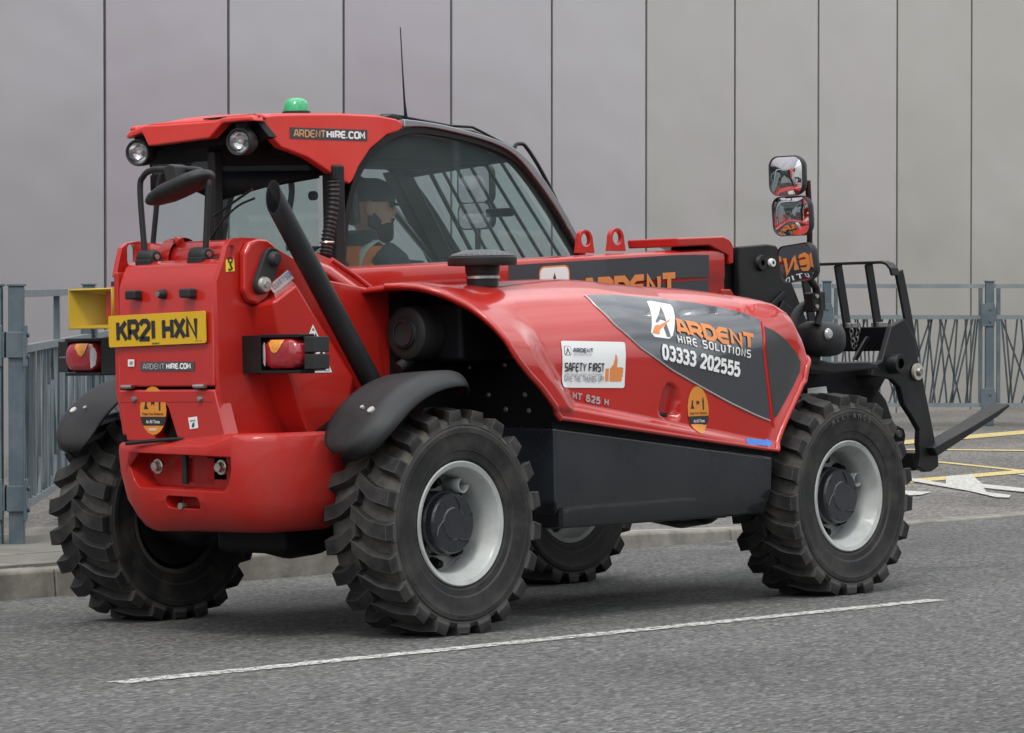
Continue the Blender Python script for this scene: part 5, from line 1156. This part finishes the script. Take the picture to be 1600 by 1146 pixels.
# ---- front right mirrors on a post
def mirror(c, w_, h_, yawd, tilt, roll=0, cv=.9):
    M = Matrix.Translation(Vector(c)) @ Matrix.Rotation(math.radians(yawd), 4, 'Z') @ Matrix.Rotation(math.radians(tilt), 4, 'Y') @ Matrix.Rotation(math.radians(roll), 4, 'X')
    R = []
    for dx, k in ((-.004, .95), (-.008, 1.0), (.012, 1.01), (.032, .93), (.045, .66)): R.append([(dx, a*k, b*k) for a, b in rrect(0, 0, w_, h_, .045, 6)])
    hb_ = MB().loft(R[1:], True, False); hb_.loft([R[1], R[0], [(-.002, a*.93, b*.93) for a, b in rrect(0, 0, w_, h_, .045, 6)]], True, False)
    f = hb_.xf(M).build('side_mirror', PLAS, T, ang=50)
    g = MB(); rows = [[(-.004-.0, 0, 0)]*28]
    rows = []
    for k in range(9):
        s_ = max(k/8, .001); rows.append([(-.0035-(cv*(1-s_*s_)*.006), a*s_*.945, b*s_*.945) for a, b in rrect(0, 0, w_, h_, .045, 6)])
    n = len(rows[0]); g.loft(rows, True, False); g.xf(M).build('mirror_glass', MIRR, f, ang=80)
    return f
(m1, m2, m3) = [(2.0477,-0.79,1.6981),(2.0765,-0.79,1.5363),(2.1047,-0.79,1.3482)]
mirror(m1, .170, .160, 0, -1, 0, 1.6); mirror(m2, .195, .160, -3, -4, 0, 1.6); mirror(m3, .225, .152, -13.5, -6.6, -4, .30)
pp = [Vector(m1)+Vector((.06, -.06, -.02)), Vector(m2)+Vector((.06, -.045, 0)), Vector(m3)+Vector((.06, -.02, .06))]
MB().tube([pp[0], pp[1], pp[2]], .012, 10).build('mirror_post', mat('mirror_post_paint', (.05, .012, .014), .4), T)
b3 = [(2.3149,-0.72,1.2541),(2.3347,-0.72,1.1965),(2.3418,-0.72,1.144),(2.3233,-0.72,1.097)]
MB().tube([Vector(m3)+Vector((.07, 0, -.05))]+[Vector(p) for p in b3], .016, 10).build('mirror_arm', BLK, T)
MB().hexa(*[[Vector(p)+Vector((0, dy, 0)) for p in [(2.2842,-0.73,1.2278),(2.3699,-0.73,1.2355),(2.3719,-0.73,1.1542),(2.2905,-0.73,1.1494)]] for dy in (0, .05)]).build('arm_block', BLK, T, bevel=.006)
for p in [(2.3029,-0.735,1.2146),(2.3017,-0.735,1.1728)]: MB().disc(p, .009, -.006, 'y', 10).build('arm_bolt', STEEL, T)
MB().tube(smooth_path([(2.2296,-0.66,1.0674),(2.2438,-0.66,1.1196),(2.2874,-0.66,1.1612),(2.3478,-0.66,1.1819),(2.3906,-0.66,1.1791)], 6), .021, 12).build('hydraulic_hose', PLAS, T)
# head lamp pod
R = []
for t, k in ((-1, .55), (-.85, .85), (-.4, 1), (.3, 1), (.75, .9), (.95, .7), (1, .5)):
    c = Vector([(2.4082,-0.66,1.0392)][0])+Vector((.10*t+.01, .0, -.004*t)); R.append([c+Vector((0, a*k, b*k)) for a, b in rrect(0, 0, .17, .145, .06, 5)])
pod = MB().loft(R).build('head_lamp_pod', PLAS, T, ang=60)
lp_ = Vector([(2.3626,-0.745,1.0596)][0]); MB().lathe([(.0001, -.012), (.018, -.010), (.024, 0)], tuple(lp_), 'y', 16).build('side_lamp', LWHT, pod)
MB().hexa(*[[Vector(p)+Vector((0, dy, 0)) for p in [(2.3341,-0.66,1.0007),(2.4284,-0.66,0.9915),(2.4177,-0.66,0.9204),(2.3578,-0.66,0.9293)]] for dy in (0, .06)]).build('pod_bracket', BLK, T, bevel=.006)
# front mudguard shelf and black structure ahead of the hood
sf = [(2.3418,0.9616),(2.5051,0.9431),(2.7469,0.9419),(2.8091,0.9328),(2.8129,0.9085),(2.7014,0.9051),(2.5037,0.8954),(2.4088,0.905),(2.3488,0.9088)]
MB().py(sf, -.66, -.18).build('front_shelf', BLK, T, bevel=.008)
MB().py([(2.6564,0.96),(2.9665,0.9139),(3.2957,0.8803),(3.1434,0.7305),(2.9599,0.6802),(2.6896,0.5792),(2.4291,0.5879)], -.36, .30).build('front_frame', DEEP, T, bevel=.01)
wl2 = [(2.7011,0.8312),(2.8299,0.8367),(2.838,0.8065),(2.7002,0.8015)]
MB().add([(a, -.372, b) for a, b in wl2], [(0, 1, 2, 3)]).build('small_label', STK, T)
MB().py([(2.9134,0.8871),(3.049,0.8818),(3.1945,0.8402),(3.2759,0.7689),(3.3201,0.684),(3.3406,0.5856),(3.2699,0.56),(3.2082,0.6732),(3.1371,0.7639),(3.01,0.789)], -.36, -.28).build('carriage_link', BLK, T, bevel=.01)
MB().py([(3.155,0.6582),(3.2105,0.6622),(3.2754,0.6575),(3.317,0.6424),(3.3302,0.6141),(3.3146,0.5589),(3.2621,0.519),(3.2067,0.5292)], -.42, -.39).build('link_plate', BLK, T, bevel=.006)
p = [(3.2638,-0.425,0.6218)][0]; MB().disc(p, .016, -.012, 'y', 14).build('link_bolt', DSTEEL, T)

# ---- carriage, guard and forks
cpl = [(3.2087,1.1205),(3.1108,1.0883),(3.067,0.9982),(3.038,0.9411),(2.9737,0.9203),(2.9634,0.8768),(3.045,0.8698),(3.1089,0.8603),(3.1632,0.8262),(3.1933,0.7484),(3.2475,0.6973),(3.3018,0.6376),(3.2954,0.5768),(3.3034,0.5322),(3.2877,0.4745),(3.3387,0.4532),(3.3858,0.4541),(3.4384,0.4745),(3.435,0.522),(3.4176,0.5756),(3.3876,0.6795),(3.3489,0.8056),(3.3361,0.8503),(3.2969,0.9536),(3.2852,1.0314)]
MB().py(cpl, -.515, -.485).build('carriage_plate', BLK, T, bevel=.006)
MB().py(cpl, .385, .415).build('carriage_plate', BLK, T, bevel=.006)
p = [(3.1043,-0.515,0.9262)][0]
MB().lathe([(.022, -.05), (.024, -.052), (.040, -.052), (.042, -.048), (.042, 0), (.0001, 0), (.0001, -.03), (.022, -.03)], p, 'y', 24).build('carriage_boss', BLK, T)
p = [(3.277,-0.52,0.8901)][0]
pw = MB().lathe([(.020, -.012), (.036, -.012), (.036, 0), (.020, 0)], p, 'y', 28).build('pin_washer', mat('zinc_washer', (.52, .50, .42), .4, metal=.5), T)
MB().lathe([(.0001, -.026), (.014, -.026), (.018, -.02), (.020, 0)], p, 'y', 20).build('fork_pin', DSTEEL, pw)
xt = [(3.1463,1.3603)][0]; xm = [(3.2175,1.1067)][0]
def gpt(x, z, y): return (x, y, z)
def flatbar(P2, y, wx, wy, name):                          # flat bar along an XZ polyline
    P2 = [Vector(p) for p in P2]; rings = []
    for i, p in enumerate(P2):
        d = (P2[min(i+1, len(P2)-1)]-P2[max(i-1, 0)]).normalized(); n_ = Vector((-d.y, d.x))
        rings.append([(p.x-n_.x*wx/2, y-wy/2, p.y-n_.y*wx/2), (p.x+n_.x*wx/2, y-wy/2, p.y+n_.y*wx/2), (p.x+n_.x*wx/2, y+wy/2, p.y+n_.y*wx/2), (p.x-n_.x*wx/2, y+wy/2, p.y-n_.y*wx/2)])
    return MB().loft(rings).build(name, BLK, T, bevel=.003)
up_ = [(3.1868,1.3246),(3.208,1.2585),(3.2376,1.1562),(3.2712,1.0315),(3.3015,0.948)]
flatbar(up_, -.5, .052, .014, 'guard_upright'); flatbar(up_, .40, .052, .014, 'guard_upright')
tpz = [(xt[0]+.02, xt[1]+.004)]
R = []
yc0 = -.5
for (yy, dz, dx) in ((-.503, -.055, .012), (-.500, -.025, .004), (-.482, -.004, 0), (-.455, .004, 0), (-.2, .004, 0), (.355, .004, 0), (.382, -.004, 0), (.400, -.025, .004), (.403, -.055, .012)):
    R.append((yy, dz, dx))
gt = MB(); rings = []
for i, (yy, dz, dx) in enumerate(R):
    a_ = R[max(i-1, 0)]; b_ = R[min(i+1, len(R)-1)]; d = Vector((b_[0]-a_[0], b_[1]-a_[1])).normalized(); n_ = Vector((-d.y, d.x))
    c = Vector((xt[0]+dx, yy, xt[1]+dz))
    rings.append([c+Vector((-.028, n_.x*.006, n_.y*.006)), c+Vector((.028, n_.x*.006, n_.y*.006)), c+Vector((.028, -n_.x*.006, -n_.y*.006)), c+Vector((-.028, -n_.x*.006, -n_.y*.006))])
gt.loft(rings).build('guard_top_bar', BLK, T, bevel=.003)
ytop = [p[0] for p in [(-0.2085,1.36),(-0.3747,1.361)]]
for yy in ytop+[ytop[0]+.19, ytop[0]+.38]:
    flatbar([(xt[0], xt[1]), (xm[0]-.01, xm[1]-.02)], yy+.005, .050, .012, 'guard_bar')
    MB().box(xm[0]-.03, xm[0]+.03, yy-.02, yy+.03, xm[1]-.03, xm[1]-.0).build('guard_clip', DSTEEL, T, bevel=.004)
MB().py([(xm[0]-.05, xm[1]-.02), (xm[0]+.0, xm[1]-.02), (xm[0]+.03, xm[1]-.125), (xm[0]-.02, xm[1]-.125)], -.486, .386).build('carriage_beam', DEEP, T, bevel=.006)
q = [(3.0378,0.9357),(3.1478,0.9339),(3.1644,0.8675),(3.0543,0.8751)]
MB().py(q, -.486, .386).build('carriage_beam', BLK, T, bevel=.006)
q = [(3.2896,0.5382),(3.3883,0.5403),(3.405,0.4673),(3.3014,0.4601)]
MB().py(q, -.486, .386).build('fork_rail', BLK, T, bevel=.006)
q = [(3.3084,0.5367),(3.459,0.5399),(3.4682,0.5284),(3.3079,0.52)]
MB().py(q, -.45, .30).build('fork_rail', BLK, T, bevel=.003)
tn = [(3.3432,0.5589),(3.6462,0.6471),(3.9132,0.7347),(3.928,0.7315),(3.9227,0.7217),(3.8425,0.684),(3.3751,0.5217)]
MB().py(tn, -.555, -.455).build('fork_tine', BLK, T, bevel=.005); MB().py(tn, .31, .41).build('fork_tine', BLK, T, bevel=.005)
# safety chain and lock lever
c0 = Vector([(3.0242,-0.36,1.0996)][0]); c1 = Vector([(3.044,-0.36,0.9947)][0]); c2 = Vector([(3.088,-0.36,1.099)][0])
cb = MB()
for A_, B_ in ((c0, c1), (c2, c1+Vector((.01, 0, .01)))):
    nL = 5
    for k in range(nL):
        p = A_.lerp(B_, (k+.5)/nL); hl_ = (B_-A_).length/nL*.68; rr_ = .009
        pth = []
        for j in range(13):
            t = 2*PI*j/12; a, b = rr_*math.cos(t), hl_*math.sin(t)*.95
            pth.append(p+(Vector((a, 0, b)) if k % 2 == 0 else Vector((0, a, b))))
        cb.tube(pth, .0028, 5)
cb.build('chain', mat('chain_steel', (.12, .12, .115), .5, metal=.6), T)
MB().hexa(*[[Vector(p)+Vector((0, dy, 0)) for p in [(2.9897,-0.4,0.9484),(3.0881,-0.4,1.046),(3.1109,-0.4,1.043),(3.0214,-0.4,0.9451)]] for dy in (0, .012)]).build('lock_lever', BLK, T, bevel=.003)

# ---- seat and steering wheel
MB().loft([[(.56+x, y, z) for x, z in ((.0, .74), (.50, .76), (.53, .82), (.46, .865), (.0, .84))] for y in (.22, .66)]).build('seat', SEATM, T, bevel=.03, seg=3)
MB().loft([[(x, y, z) for x, z in ((.60, .84), (.50, 1.34), (.54, 1.40), (.60, 1.38), (.69, .86))] for y in (.24, .64)]).build('backrest', SEATM, T, bevel=.03, seg=3)
MB().box(.55, .95, .3, .6, .56, .74).build('seat_base', DEEP, T)
sc = Vector((1.27, .45, 1.20)); Mst = Matrix.Translation(sc) @ Matrix.Rotation(math.radians(-38), 4, 'Y')
sw = MB(); rg = [(.17*math.cos(2*PI*k/36), .17*math.sin(2*PI*k/36), 0) for k in range(37)]
sw.tube(rg, .014, 8); 
for k in range(3): sw.tube([(0, 0, -.03), (.16*math.cos(2*PI*k/3+.5), .16*math.sin(2*PI*k/3+.5), 0)], .011, 6)
sw.tube([(0, 0, 0), (0, 0, -.32)], .025, 10); sw.xf(Mst).build('steering_wheel', PLAS, T)
MB().tube([(1.20, .30, 1.05), (1.22, .28, 1.36)], .018, 8).build('joystick', PLAS, T)

# ================================================================== DRIVER
drv = tag(empty('person', (0, 0, 0), (math.atan(CF), 0, 0)), 'bearded driver in dark cap and orange vest behind the tinted cab window', 'person')
def ell(c, ra, rb, d=(0, 0, 1), side=(0, 1, 0), n=20):
    d = Vector(d).normalized(); s_ = Vector(side); s_ = (s_-d*s_.dot(d)).normalized(); f_ = s_.cross(d)
    return [Vector(c)+f_*ra*math.cos(2*PI*k/n)+s_*rb*math.sin(2*PI*k/n) for k in range(n)]
def fuse(name, mb, m, parent, vox):
    o = bpy.data.objects.new(name, mb.mesh(name)); COL.objects.link(o)
    md = o.modifiers.new('r', 'REMESH'); md.mode = 'VOXEL'; md.voxel_size = vox
    ms = o.modifiers.new('s', 'SMOOTH'); ms.iterations = 4; ms.factor = .5
    d_ = bpy.context.evaluated_depsgraph_get(); d_.update(); me = bpy.data.meshes.new_from_object(o.evaluated_get(d_)); bpy.data.objects.remove(o)
    return link(name, me, m, parent, ang=80)
torso = [((.74, .45, .86), .12, .17), ((.74, .45, .95), .12, .165), ((.765, .45, 1.06), .11, .155), ((.79, .45, 1.18), .12, .17), ((.805, .45, 1.28), .122, .19), ((.815, .45, 1.35), .10, .185), ((.825, .45, 1.395), .075, .12), ((.84, .45, 1.43), .058, .062), ((.862, .45, 1.48), .054, .057)]
torso = [(((c[0], c[1], c[2]+(.045 if c[2] > 1.1 else 0)*(1 if c[2] < 1.42 else .5))), a, b) for c, a, b in torso]
arms = {}
for s in (-1, 1):
    arms[s] = [((.81, .45+s*.165, 1.35), .062), ((.825, .45+s*.215, 1.315), .060), ((.875, .45+s*.235, 1.21), .052), ((.935, .45+s*.245, 1.10), .045), ((1.03, .45+s*.21, 1.13), .040), ((1.13, .45+s*.17, 1.19), .031), ((1.17, .45+s*.155, 1.215), .027)]
for s in (-1, 1): arms[s] = [((p[0], p[1], p[2]+(.045, .045, .03, .01, 0, 0, 0)[i]), r) for i, (p, r) in enumerate(arms[s])]
legs = {s: [((.78, .45+s*.09, .90), .095), ((.95, .45+s*.11, .93), .085), ((1.20, .45+s*.13, .94), .062), ((1.25, .45+s*.13, .86), .058), ((1.30, .45+s*.13, .70), .052), ((1.35, .45+s*.13, .60), .042)] for s in (-1, 1)}
def limb(mb, L, k=1.0, a=0, b=None, n=16):
    L = L[a:b]; mb.tube([p for p, r in L], .05, n, True, [r*k for p, r in L])
hd_y = math.radians(-36); Hc = Vector((.895, .44, 1.575))
def hp3(f_, s_, z): return Hc+Vector((f_*math.cos(hd_y)-s_*math.sin(hd_y), f_*math.sin(hd_y)+s_*math.cos(hd_y), z))
HS = [(-.118, .035, .080, .022), (-.105, .005, .097, .040), (-.08, -.025, .100, .055), (-.05, -.06, .099, .064), (-.02, -.085, .096, .069), (.01, -.097, .095, .072), (.035, -.10, .097, .073), (.055, -.10, .104, .075), (.08, -.098, .098, .074), (.105, -.085, .08, .064), (.122, -.05, .045, .035)]
def hring(z, b_, f_, w_, k=1.0, n=22): return [hp3((f_+b_)/2+(f_-b_)/2*k*math.cos(2*PI*j/n), w_*k*math.sin(2*PI*j/n), z) for j in range(n)]
bd_ = MB(); bd_.loft([ell(c, a, b) for c, a, b in torso])
bd_.loft([hring(*h) for h in HS])
bd_.loft([[hp3(.09, -.011, .045), hp3(.09, .011, .045), hp3(.109, 0, .045)], [hp3(.088, -.016, .01), hp3(.088, .016, .01), hp3(.124, 0, .008)], [hp3(.088, -.019, -.008), hp3(.088, .019, -.008), hp3(.126, 0, -.004)], [hp3(.088, -.012, -.016), hp3(.088, .012, -.016), hp3(.106, 0, -.014)]])
for s in (-1, 1):
    bd_.loft([[hp3(-.005+a*k, s*(.070+dx), .018+b*k) for a, b in [(.020*math.cos(t), .033*math.sin(t)) for t in [2*PI*j/14 for j in range(14)]]] for dx, k in ((0, .8), (.008, 1), (.016, .95))])
    bd_.loft([[hp3(.096+dx, s*(.014+.028*(j/6)), -.036+dz+.004*math.sin(PI*j/6)) for j in range(7)]+[hp3(.085+dx, s*(.014+.028*(j/6)), -.044+dz) for j in range(6, -1, -1)] for dx, dz in ((0, .095), (.006, .088), (0, .080))])   # brow ridge
    limb(bd_, arms[s]); limb(bd_, legs[s])
    bd_.loft([ell(c, a, b, (1, 0, -.1)) for c, a, b in (((1.33, .45+s*.13, .59), .04, .04), ((1.42, .45+s*.13, .585), .034, .045), ((1.50, .45+s*.13, .58), .02, .035))])
    # hand closed on the steering wheel: palm, four fingers and a thumb
    W_ = Vector(arms[s][-1][0]); pc_ = W_+Vector((.055, -s*.01, .035)); g_ = Vector((1.215, .45+s*.135, 1.262))
    bd_.tube([W_, W_.lerp(pc_, .6), pc_], .03, 12, True, [.026, .034, .030])
    for k in range(4):
        y_ = s*(-.030+.020*k); q0 = pc_+Vector((.01, y_, .004)); ln_ = (.9, 1.0, .95, .78)[k]
        bd_.tube([q0, q0+Vector((.030*ln_, 0, .014)), q0+Vector((.046*ln_, 0, -.006)), q0+Vector((.034*ln_, 0, -.026))], .009, 8, True, [.0105, .0095, .009, .008])
    bd_.tube([pc_+Vector((-.01, -s*.03, 0)), pc_+Vector((.012, -s*.046, -.006)), pc_+Vector((.034, -s*.044, -.018))], .01, 8, True, [.013, .011, .009])
body = fuse('body', bd_, SKIN, drv, .0065)
for s in (-1, 1):
    MB().loft([[hp3(.0915, s*.033, .030)+Vector((.009*math.cos(t)*math.sin(p_), .009*math.sin(t)*math.sin(p_), .008*math.cos(p_))) for t in [2*PI*j/10 for j in range(10)]] for p_ in (.05, .6, 1.2, 1.9, 2.5, 3.1)]).build('eye', DEEP, drv)
bg_ = MB(); bg_.loft([hring(z, b2, f_, w_, 1.09) for (z, b_, f_, w_), b2 in zip(HS[:4], (.03, .005, .0, .01))]+[hring(-.038, .055, .101, .052, 1.06)])
for s_ in (-1, 1): bg_.loft([[hp3(a, s_*dx, b) for a, b in ((-.012, -.05), (.03, -.075), (.045, -.03), (.012, .005), (.004, .045), (-.012, .045))] for dx in (.060, .0785)])
bg_.loft([[hp3(.10+.006*k, s_, -.020+.004*k) for s_ in (-.03, -.01, .01, .03)]+[hp3(.095+.006*k, s_, -.032) for s_ in (.034, .01, -.01, -.034)] for k in (0, 1.4)])
fuse('beard', bg_, HAIR, drv, .0045)
hr = MB(); hr.loft([hring(-.045, -.075, -.03, .045, 1.0)]+[hring(z, b_-.005, -.025, w_+.003, 1.0) for z, b_, f_, w_ in HS[4:9]]); fuse('hair', hr, HAIR, drv, .006)
cp = MB(); cp.loft([hring(z, b_, f_, w_, k) for (z, b_, f_, w_), k in zip([(.045, -.10, .100, .074), (.07, -.10, .104, .076), (.10, -.095, .094, .073), (.125, -.08, .075, .060), (.142, -.04, .04, .035)], (1.10, 1.12, 1.12, 1.12, 1.1))])
cp.loft([[hp3(.085+.10*math.cos(t)*.9, .075*math.sin(t), z-.018*math.sin(t)**2-.16*max(0, .10*math.cos(t))) for t in [-PI/2+PI*j/14 for j in range(15)]] for z in (.052, .060)])
fuse('cap', cp, CAPM, drv, .006)
jk = MB(); jk.loft([ell(c, a*1.10+.004, b*1.06+.004) for c, a, b in torso[:7]]+[ell((.842, .45, 1.478), .080, .088), ell((.858, .45, 1.508), .070, .074)])
for s in (-1, 1): limb(jk, arms[s], 1.22, 0, 7)
fuse('jacket', jk, JACK, drv, .010)
VEST = mat('orange_vest_cloth', (.72, .17, .04), .75, var=.1, bump=.2, bscale=30); REF = mat('reflective_strip', (.48, .50, .47), .5, var=.08)
vs_ = MB(); vs_.loft([ell(c, a*1.2+.012, b*1.10+.012) for c, a, b in torso[1:6]]+[ell((.83, .45, 1.445), .088, .135)], True, False); vso = vs_.build('vest', VEST, drv, sub=1, solid=.004)
for s in (-1, 1):
    stp = [ell(c, a*1.2+.018, b*1.10+.018, n=40) for c, a, b in torso[2:6]]
    sh_ = [Vector((.83, .45+s*.105, 1.463)), Vector((.90, .45+s*.11, 1.41)), Vector((.945, .45+s*.11, 1.29)), Vector((.955, .45+s*.11, 1.15))]
    sb_ = [Vector((.83, .45+s*.105, 1.463)), Vector((.735, .45+s*.12, 1.41)), Vector((.685, .45+s*.12, 1.28)), Vector((.665, .45+s*.12, 1.1))]
    for L_ in (sh_, sb_):
        P3_ = smooth_path(L_, 6); MB().loft([[p+Vector((0, -.028, 0)), p+Vector((0, .028, -.0))] for p in P3_], False, False).build('vest_strip', REF, drv, solid=.006)
MB().loft([ell((.79, .45, z), .165, .207, n=40) for z in (1.15, 1.20)], True, False).build('vest_strip', REF, drv, solid=.004)
tr = MB(); tr.loft([ell(c, a*1.1, b*1.06) for c, a, b in torso[:2]])
for s in (-1, 1): limb(tr, legs[s], 1.16)
fuse('trousers', tr, JACK, drv, .011)
for s in (-1, 1): MB().loft([ell(c, a, b, (1, 0, -.1)) for c, a, b in (((1.31, .45+s*.13, .595), .05, .048), ((1.42, .45+s*.13, .588), .042, .052), ((1.50, .45+s*.13, .582), .030, .045), ((1.525, .45+s*.13, .58), .015, .03))]).build('shoe', DEEP, drv, ang=70)
